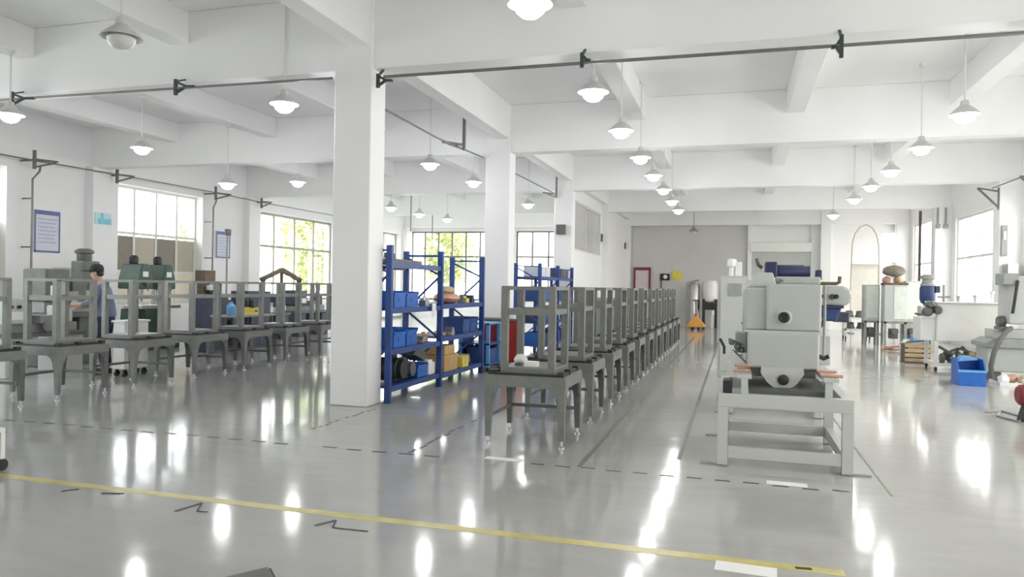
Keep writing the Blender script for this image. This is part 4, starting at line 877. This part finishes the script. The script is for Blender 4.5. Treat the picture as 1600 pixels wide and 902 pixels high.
# red pump at right edge
t = thing('red_pump', 'small red pump on a black foot at the right edge of the floor', 'pump', (3.55, 10.95, 0))
MB().lathe([(0.10, 0), (0.13, 0.03), (0.13, 0.2), (0.09, 0.24), (0.09, 0.34)], (3.44, 10.95, 0.33), 18, 'x').build('housing', 'dark_red', t, smooth=True)
MB().prism([(3.46, 0), (3.76, 0), (3.70, 0.22), (3.52, 0.22)], 'y', 10.87, 11.03).build('foot', 'black', t, bevel=0.01)
MB().lathe([(0.05, 0.45), (0.07, 0.47), (0.07, 0.52)], (3.56, 10.95, 0), 14).build('port', 'white_metal', t, smooth=True)
o = MB().tube([(3.45, 11.6, 0.012), (3.3, 11.2, 0.012), (3.42, 10.8, 0.012), (3.62, 11.2, 0.012), (3.5, 11.7, 0.012), (3.25, 11.5, 0.012)], 0.012, 8).build('floor_cable', 'mid_grey', smooth=True); tag(o, 'thin grey cable coiled on the floor beside the red pump', 'cable')
# arched stand near the far wall
t = thing('arched_stand', 'tall thin arched pipe stand with a shelf near the far right corner', 'stand', (4.85, 31.5, 0))
pts = [(4.3, 31.5, 0), (4.25, 31.5, 1.6), (4.27, 31.5, 2.6)] + [(4.75+0.47*math.cos(a), 31.5, 3.3+0.9*math.sin(a)) for a in [PI*0.95, PI*0.8, PI*0.65, PI*0.5, PI*0.35, PI*0.2, PI*0.05]] + [(5.25, 31.5, 2.6), (5.25, 31.5, 0)]
MB().tube(pts, 0.028, 8).build('arch', mat('pale_brown', (0.60, 0.55, 0.49), 0.5), t, smooth=True)
MB().box(4.27, 5.25, 31.4, 31.75, 2.62, 2.68).build('shelf', 'pale_brown', t); MB().box(4.28, 5.24, 31.5, 31.55, 0.9, 2.6).build('panel', mat('cream_board', (0.80, 0.77, 0.70), 0.7), t)
MB().box(4.2, 4.36, 31.2, 31.8, 0, 0.04).box(5.17, 5.33, 31.2, 31.8, 0, 0.04).build('foot', 'mid_grey', t)
# wall box beside the near right window
o = MB().box(6.28, 6.5, 20.75, 21.15, 1.6, 2.35).build('wall_box', 'steel', bevel=0.01); tag(o, 'grey metal box low on the right pilaster', 'electric box')

# ------------------------------------------------------------------ left side machines, person
def mill(x, y, s, label, body, name='milling_machine', hd='olive_grey'):
    t = thing(name, label, 'machine', (x, y, 0))
    MB().box(x-0.45, x+0.45, y-0.35, y+0.35, 0, 0.14).build('base', body, t, bevel=0.02)
    MB().taper((x-0.2, y, 0.14), (0.5, 0.5), (x-0.2, y, 1.55*s), (0.4, 0.44)).build('column', body, t, bevel=0.02)
    MB().box(x+0.05, x+0.42, y-0.2, y+0.2, 0.14, 0.78).build('knee', body, t, bevel=0.02)
    MB().box(x+0.02, x+0.40, y-0.55, y+0.55, 0.82, 0.92).build('work_table', 'steel', t, bevel=0.008)
    MB().box(x+0.06, x+0.36, y-0.2, y+0.2, 0.78, 0.82).build('saddle', 'mid_grey', t)
    MB().box(x-0.45, x+0.40, y-0.13, y+0.13, 1.55*s, 1.75*s).build('ram', body, t, bevel=0.02)
    MB().box(x+0.1, x+0.45, y-0.20, y+0.20, 1.32*s, 1.88*s).build('head', hd, t, bevel=0.03)
    MB().lathe([(0.05, 1.02*s), (0.07, 1.1*s), (0.08, 1.34*s)], (x+0.26, y, 0), 14).build('quill', 'steel', t, smooth=True)
    MB().lathe([(0.13, 1.88*s), (0.14, 1.92*s), (0.14, 2.02*s), (0.18, 2.03*s), (0.18, 2.08*s), (0.10, 2.12*s)], (x+0.24, y, 0), 16).build('motor', 'dark_grey', t, smooth=True)
    for yy in (y-0.62, y+0.62): MB().lathe([(0.09, -0.015), (0.09, 0.015)], (x+0.21, yy, 0.87), 14, 'y').tube([(x+0.21, yy+(0.05 if yy < y else -0.05), 0.87), (x+0.21, yy, 0.87)], 0.02, 8).build('handwheel', 'dark_grey', t)
    mb = MB()
    for zz in (1.42, 1.55, 1.70): mb.lathe([(0.03, 0), (0.035, 0.06)], (x+0.45, y-0.08+(zz*7 % 0.16), zz*s), 10, 'x')
    mb.build('knob', 'black', t, smooth=True)
    MB().box(x+0.45, x+0.47, y+0.02, y+0.16, 1.45*s, 1.60*s).build('dial_plate', 'paper', t)
    return t
mill(-13.0, 12.15, 1.05, 'grey turret milling machine by the left wall, left of the worker', 'mid_grey')
def drill(x, y, label):
    t = thing('drilling_machine', label, 'machine', (x, y, 0), 'green drilling machines')
    MB().box(x-0.3, x+0.4, y-0.26, y+0.26, 0, 0.12).build('base', 'machine_green', t, bevel=0.02)
    MB().taper((x-0.05, y, 0.12), (0.44, 0.44), (x-0.05, y, 0.95), (0.36, 0.36)).build('pedestal', 'machine_green', t, bevel=0.02)
    MB().box(x-0.1, x+0.42, y-0.25, y+0.25, 0.95, 1.03).build('work_table', 'steel', t, bevel=0.008)
    MB().tube([(x-0.12, y, 1.03), (x-0.12, y, 1.6)], 0.075, 14).build('column', 'steel', t, smooth=True)
    MB().prism([(y-0.22, 1.40), (y+0.22, 1.40), (y+0.21, 1.60), (y+0.09, 1.98), (y-0.09, 1.98), (y-0.21, 1.60)], 'x', x-0.3, x+0.3).build('head', 'machine_green', t, bevel=0.03)
    MB().lathe([(0.08, 1.98), (0.10, 2.0), (0.10, 2.12), (0.06, 2.17)], (x-0.05, y, 0), 16).build('motor', 'black', t, smooth=True)
    MB().lathe([(0.02, 1.12), (0.035, 1.2), (0.045, 1.40)], (x+0.18, y, 0), 12).build('quill', 'steel', t, smooth=True)
    mb = MB()
    for k in range(3): mb.tube([(x+0.33, y, 1.52), (x+0.36, y+0.16*math.cos(k*2.09+0.5), 1.52+0.16*math.sin(k*2.09+0.5))], 0.012, 8)
    mb.lathe([(0.04, 0.28), (0.04, 0.36)], (x, y, 1.52), 12, 'x'); mb.build('feed_handle', 'dark_grey', t)
    MB().box(x+0.3, x+0.31, y-0.10, y+0.06, 1.68, 1.80).build('dial_plate', 'paper', t)
drill(-13.2, 13.98, 'green drilling machine with dark motor, left one of the pair')
drill(-13.2, 14.72, 'green drilling machine with dark motor, right one of the pair')
def lathe_machine(x, y, L, h, label, body, name='metal_lathe'):
    t = thing(name, label, 'machine', (x, y, 0))
    for yy in (y-L/2+0.02, y+L/2-0.4): MB().box(x-0.3, x+0.3, yy, yy+0.38, 0, 0.68*h).build('pedestal', body, t, bevel=0.02)
    MB().box(x-0.36, x+0.36, y-L/2, y+L/2, 0.68*h, 0.74*h).build('chip_tray', 'dark_grey', t)
    MB().box(x-0.18, x+0.18, y-L/2+0.05, y+L/2-0.05, 0.74*h, 0.9*h).build('bed', 'mid_grey', t, bevel=0.01)
    MB().box(x-0.28, x+0.28, y-L/2, y-L/2+0.5, 0.9*h, 1.35*h).build('headstock', body, t, bevel=0.03)
    MB().lathe([(0.13, 0), (0.13, 0.1), (0.05, 0.13)], (x, y-L/2+0.5, 1.12*h), 16, 'y').build('chuck', 'steel', t, smooth=True)
    MB().box(x-0.12, x+0.12, y+L/2-0.4, y+L/2-0.08, 0.9*h, 1.2*h).build('tailstock', body, t, bevel=0.02)
    MB().box(x-0.05, x+0.3, y-0.12, y+0.12, 0.9*h, 1.04*h).build('carriage', 'mid_grey', t, bevel=0.01)
    MB().lathe([(0.09, 0), (0.09, 0.03)], (x+0.3, y, 0.85*h), 14, 'x').build('handwheel', 'steel', t)
    mb = MB()
    for k in range(3): mb.lathe([(0.025, 0), (0.03, 0.04)], (x+0.28, y-L/2+0.1+0.14*k, 1.2*h), 10, 'x')
    mb.build('knob', 'black', t, smooth=True)
    MB().box(x+0.28, x+0.285, y-L/2+0.08, y-L/2+0.42, 0.98*h, 1.12*h).build('dial_plate', 'paper', t)
    return t
lathe_machine(-12.1, 11.0, 1.1, 1.32, 'green-grey lathe by the left wall behind the leftmost bench frame', 'olive_grey')
lathe_machine(-11.3, 9.75, 1.5, 0.95, 'pale grey lathe worked by the man in the black cap', 'machine_pale')
lathe_machine(-12.6, 17.9, 1.8, 1.0, 'blue-grey lathe beside the second notice board', 'machine_blue')
lathe_machine(-12.7, 20.3, 1.7, 1.02, 'dark blue-grey lathe in front of the bright left window', 'machine_blue')
lathe_machine(-12.3, 15.9, 1.3, 0.95, 'dark lathe right of the two green drilling machines', 'dark_grey')
t = thing('tool_cupboard', 'dark blue tool cupboard behind the left bench row', 'cabinet', (-11.4, 15.9, 0))
MB().box(-11.7, -11.2, 15.4, 16.3, 0.05, 1.38).build('body', 'machine_blue', t, bevel=0.01)
MB().box(-11.2, -11.185, 15.43, 15.84, 0.1, 1.33).build('door', 'motor_blue', t); MB().box(-11.2, -11.185, 15.86, 16.27, 0.1, 1.33).build('door', 'machine_blue', t)
MB().box(-11.68, -11.22, 15.42, 16.28, 0, 0.05).build('plinth', 'dark_grey', t)
t = thing('grinder', 'grinder with a pale round plate and brown hopper left of the dark lathe', 'machine', (-11.5, 14.4, 0))
MB().box(-11.75, -11.25, 14.2, 14.7, 0, 1.3).build('stand', 'machine_blue', t, bevel=0.02); MB().lathe([(0.19, 1.4), (0.2, 1.44), (0.2, 1.5), (0.12, 1.52)], (-11.45, 14.5, 0), 18).build('plate', 'white_metal', t, smooth=True)
MB().lathe([(0.1, 1.3), (0.08, 1.42)], (-11.45, 14.5, 0), 12).build('spindle', 'dark_grey', t); MB().box(-11.72, -11.58, 14.22, 14.52, 1.3, 1.85).box(-11.75, -11.48, 14.2, 14.56, 1.6, 1.85).build('hopper', 'brown', t, bevel=0.01)
o = MB().lathe([(0.09, 0), (0.1, 0.02), (0.1, 0.2), (0.04, 0.27), (0.04, 0.3)], (-10.7, 14.1, 0.86), 14).build('plastic_jug', 'light_blue', smooth=True)
tag(o, 'pale blue plastic jug on a low bench behind the left row', 'jug')
t = thing('work_table', 'low dark work table with a yellow crate behind the left row', 'table', (-10.7, 14.6, 0))
MB().box(-11.05, -10.4, 13.85, 15.3, 0.82, 0.86).build('table_top', 'mid_grey', t)
for x in (-11.0, -10.45):
    for y in (13.9, 15.25): MB().box(x-0.025, x+0.025, y-0.025, y+0.025, 0, 0.82).build('leg', 'dark_grey', t)
crate(-10.95, -10.5, 14.5, 14.95, 0.86, 0.17, 'yellow crate on the low work table behind the left row', 'yellow', None)
for i, (y, lab) in enumerate(((14.6, 'left black gear motor standing in the yellow crate'), (14.82, 'right black gear motor standing in the yellow crate'))):
    o = MB().lathe([(0.08, 0), (0.09, 0.02), (0.09, 0.3), (0.05, 0.34)], (-10.72, y, 0.875), 14).build('gear_motor', 'black', smooth=True); tag(o, lab, 'motor')
# A-shaped beam rack
t = thing('a_frame', 'brown A shaped steel frame rising above the left bench row by the bright window', 'frame', (-13.4, 20.3, 0))
MB().bar((-13.6, 19.3, 1.68), (-13.6, 20.35, 2.0), 0.10, 0.12).bar((-13.6, 21.4, 1.68), (-13.6, 20.35, 2.0), 0.10, 0.12).build('rafter', 'brown', t)
for y in (19.4, 21.3): MB().box(-13.65, -13.55, y-0.05, y+0.05, 0, 1.7).build('post', 'brown', t)
MB().box(-13.64, -13.56, 20.31, 20.39, 1.1, 1.95).build('king_post', 'brown', t); MB().box(-13.64, -13.56, 19.4, 21.3, 1.05, 1.12).build('tie_beam', 'brown', t)
# pole with dark head
t = thing('air_gun_stand', 'thin pole with a dark head beside the second notice board', 'pole', (-13.9, 18.1, 0))
MB().tube([(-13.9, 18.1, 0), (-13.9, 18.1, 3.0)], 0.025, 8).lathe([(0.18, 0), (0.18, 0.03)], (-13.9, 18.1, 0), 14).build('pole', 'mid_grey', t); MB().box(-13.95, -13.85, 18.03, 18.22, 2.92, 3.1).build('head', 'dark_grey', t, bevel=0.02)
# notice boards
def board(y0, y1, z0, z1, label):
    x = XL+0.31
    t = thing('notice_board', label, 'notice board', (x, (y0+y1)/2, z0), 'notice boards on the left wall')
    MB().box(x, x+0.03, y0, y1, z0, z1).build('panel', 'lilac_sheet', t)
    MB().box(x+0.03, x+0.04, y0, y1, z1-0.10, z1).build('header', 'board_blue', t)
    MB().box(x+0.03, x+0.04, y0, y0+0.03, z0, z1-0.1).box(x+0.03, x+0.04, y1-0.03, y1, z0, z1-0.1).box(x+0.03, x+0.04, y0, y1, z0, z0+0.04).build('border', 'board_blue', t)
    mb = MB()
    for k in range(7): mb.box(x+0.03, x+0.034, y0+0.09, y1-0.09-0.03*(k % 3), z1-0.22-k*0.09, z1-0.19-k*0.09)
    mb.build('text_line', mat('faint_blue%d' % int(y0), (0.45, 0.48, 0.66), 0.5), t)
board(13.42, 14.1, 2.22, 3.2, 'lilac notice board with dark blue header near the left edge')
board(19.75, 20.4, 2.35, 3.18, 'lilac notice board with dark blue header left of the big column')
t = thing('wall_sign', 'small light blue sign on the left wall pilaster above the milling machine', 'sign', (XL+0.55, 15.0, 3.05))
MB().box(XL+0.55, XL+0.57, 14.9, 15.4, 3.0, 3.28).build('panel', mat('pale_cyan', (0.55, 0.78, 0.84), 0.5), t); MB().box(XL+0.57, XL+0.58, 15.0, 15.4, 3.0, 3.14).box(XL+0.57, XL+0.58, 15.08, 15.16, 3.14, 3.28).build('emblem', 'cyan', t)
o = MB().box(XL+0.3, XL+0.32, 21.25, 21.62, 2.2, 3.0).build('wall_poster', 'lilac_sheet'); tag(o, 'narrow grey poster beside the window left of the big column', 'poster')
# white parts trolley in front of the worker's legs
t = thing('parts_trolley', 'white parts trolley hiding the legs of the worker in blue', 'trolley', (-9.75, 10.15, 0))
MB().box(-9.86, -9.62, 9.98, 10.5, 0.12, 0.90).build('body', 'white_metal', t, bevel=0.015); MB().box(-9.88, -9.60, 9.96, 10.52, 0.90, 0.93).build('top', 'white_metal', t)
for y in (10.03, 10.45):
    for x in (-9.82, -9.66): MB().lathe([(0.05, -0.02), (0.05, 0.02)], (x, y, 0.05), 10, 'x').box(x-0.02, x+0.02, y-0.02, y+0.02, 0.05, 0.13).build('caster', 'black', t)

# the worker: skin-modifier body, baked to a static mesh
def skinned(name, mt, verts, edges, parent, sub=2, root=0):
    me = bpy.data.meshes.new(name); me.from_pydata([v[:3] for v in verts], edges, [])
    o = bpy.data.objects.new(name, me); COL.objects.link(o)
    md = o.modifiers.new('s', 'SKIN'); md.use_smooth_shade = True
    for i, v in enumerate(verts):
        sv = me.skin_vertices[0].data[i]; sv.radius = (v[3], v[4] if len(v) > 4 else v[3]); sv.use_root = (i == root)
    md2 = o.modifiers.new('u', 'SUBSURF'); md2.levels = sub; md2.render_levels = sub
    dg = bpy.context.evaluated_depsgraph_get(); ev = o.evaluated_get(dg)
    nm = bpy.data.meshes.new_from_object(ev); nm.name = name
    o.modifiers.clear(); o.data = nm; nm.materials.clear(); nm.materials.append(M[mt])
    for p in nm.polygons: p.use_smooth = True
    o.parent = parent
    return o
P = thing('person', 'man in a blue work shirt and black cap bending over a lathe at left', 'person', (-10.25, 10.22, 0))
P.rotation_euler = (0, 0, math.radians(200))   # local +Y is forward
P.rotation_euler = (0, 0, math.radians(118))
V = [(0,0,0.98,.135,.10), (0,.015,1.15,.14,.10), (0,.05,1.32,.16,.11), (0,.075,1.46,.13,.095), (0,.10,1.53,.06,.06), (0,.135,1.60,.06,.065),
     (0,.165,1.68,.082,.10), (0,.165,1.765,.075,.09),
     (.17,.08,1.455,.062), (.235,.14,1.20,.05), (.19,.37,1.13,.038), (.185,.43,1.125,.028), (.18,.48,1.12,.030,.016),
     (-.17,.08,1.455,.062), (-.235,.14,1.20,.05), (-.19,.37,1.17,.038), (-.185,.43,1.165,.028), (-.18,.48,1.16,.030,.016),
     (.09,.0,.90,.095), (.10,.03,.50,.062), (.105,-.02,.12,.042), (.105,.03,.05,.040,.03), (.11,.15,.035,.035,.025),
     (-.09,.0,.90,.095), (-.10,.03,.50,.062), (-.105,-.02,.12,.042), (-.105,.03,.05,.040,.03), (-.11,.15,.035,.035,.025)]
Ed = [(0,1),(1,2),(2,3),(3,4),(4,5),(5,6),(6,7),(3,8),(8,9),(9,10),(10,11),(11,12),(3,13),(13,14),(14,15),(15,16),(16,17),
      (0,18),(18,19),(19,20),(20,21),(21,22),(0,23),(23,24),(24,25),(25,26),(26,27)]
for s_, h in ((1, 12), (-1, 17)):   # fingers and thumb on each hand
    hx, hy, hz = V[h][:3]
    for k, (dx, L) in enumerate(((-.022, .055), (-.008, .065), (.007, .060), (.021, .048))):
        a = len(V); V.append((hx+dx, hy+.025, hz, .0085)); V.append((hx+dx*1.1, hy+.025+L*.55, hz-.008, .0085)); V.append((hx+dx*1.1, hy+.025+L*.85, hz-.03, .0075))
        Ed += [(h, a), (a, a+1), (a+1, a+2)]
    a = len(V); V.append((hx-s_*.032, hy+.0, hz-.008, .010)); V.append((hx-s_*.04, hy+.035, hz-.025, .009)); Ed += [(h, a), (a, a+1)]
body = skinned('body', 'skin', V, Ed, P)
# face: nose, ears, eyes, mouth
MB().prism([(.245, 1.725), (.275, 1.69), (.25, 1.682)], 'x', -.012, .012).build('nose', 'skin', P, offset=False)
for s_ in (-1, 1):
    MB().blob((s_*.085, .15, 1.70), (.012, .022, .032), 10, 6).build('ear', 'skin', P, offset=False, smooth=True)
    MB().blob((s_*.033, .245, 1.725), (.013, .010, .008), 10, 6).build('eye', 'black', P, offset=False, smooth=True)
MB().blob((0, .248, 1.655), (.024, .010, .006), 10, 6).build('mouth', 'copper', P, offset=False, smooth=True)
VS = [(0,-.005,.93,.20,.175), (0,.0,1.03,.20,.17), (0,.015,1.15,.19,.16), (0,.05,1.32,.205,.165), (0,.075,1.46,.165,.13), (0,.095,1.51,.075,.072),
      (.17,.08,1.455,.078), (.235,.14,1.20,.064), (.20,.33,1.14,.052), (-.17,.08,1.455,.078), (-.235,.14,1.20,.064), (-.20,.33,1.175,.052)]
skinned('shirt', 'shirt', VS, [(0,1),(1,2),(2,3),(3,4),(4,5),(4,6),(6,7),(7,8),(4,9),(9,10),(10,11)], P)
VT = [(0,0,1.08,.165,.14), (0,0,.96,.17,.145), (.09,0,.88,.115), (.10,.03,.50,.078), (.105,-.015,.12,.062), (-.09,0,.88,.105), (-.10,.03,.50,.078), (-.105,-.015,.12,.062)]
skinned('trousers', 'trousers', VT, [(0,1),(1,2),(2,3),(3,4),(1,5),(5,6),(6,7)], P)
MB().lathe([(.105, 1.735), (.11, 1.76), (.105, 1.81), (.08, 1.85), (.03, 1.87)], (0, .155, 0), 20).build('cap', 'cap_black', P, offset=False, smooth=True)
mb = MB().prism([(-.09, .21), (.09, .21), (.085, .33), (.05, .385), (-.05, .385), (-.085, .33)], 'z', 1.735, 1.752); mb.build('cap_brim', 'cap_black', P, offset=False)
MB().blob((0, .105, 1.705), (.088, .062, .06), 14, 8).build('hair', 'black', P, offset=False, smooth=True)
for s_ in (-1, 1): MB().prism([(s_*.11-.045, -.07), (s_*.11+.045, -.07), (s_*.11+.05, .12), (s_*.11+.03, .2), (s_*.11-.03, .2), (s_*.11-.05, .12)], 'z', 0, .085).build('shoe', 'shoe', P, offset=False, bevel=.015)

# ------------------------------------------------------------------ left foreground
t = thing('white_cart', 'white tube cart cut by the left edge in the foreground', 'cart', (-6.4, 4.4, 0))
for x in (-6.95, -5.815):
    for y in (4.1, 4.74):
        lg = MB().box(x-0.018, x+0.018, y-0.018, y+0.018, 0.1, 0.32).build('leg', 'white_metal', t)
        MB().lathe([(0.05, -0.018), (0.05, 0.018)], (x, y, 0.05), 12, 'x').box(x-0.015, x+0.015, y-0.015, y+0.015, 0.05, 0.105).build('caster', 'black', lg)
MB().box(-6.97, -5.795, 4.08, 4.76, 0.32, 0.355).build('deck', 'white_metal', t, bevel=0.005)
t = thing('metal_wedge', 'dark grey steel block on the floor at the bottom edge', 'block', (-2.5, 3.3, 0))
MB().prism([(-2.375, 3.47), (-2.57, 3.165), (-2.40, 3.05), (-2.23, 3.32)], 'z', 0.0, 0.08).build('block', 'dark_grey', t, bevel=0.006)
MB().prism([(-2.369, 3.466), (-2.224, 3.316), (-2.215, 3.325), (-2.36, 3.475)], 'z', 0.0, 0.07).build('end_plate', 'black', t)
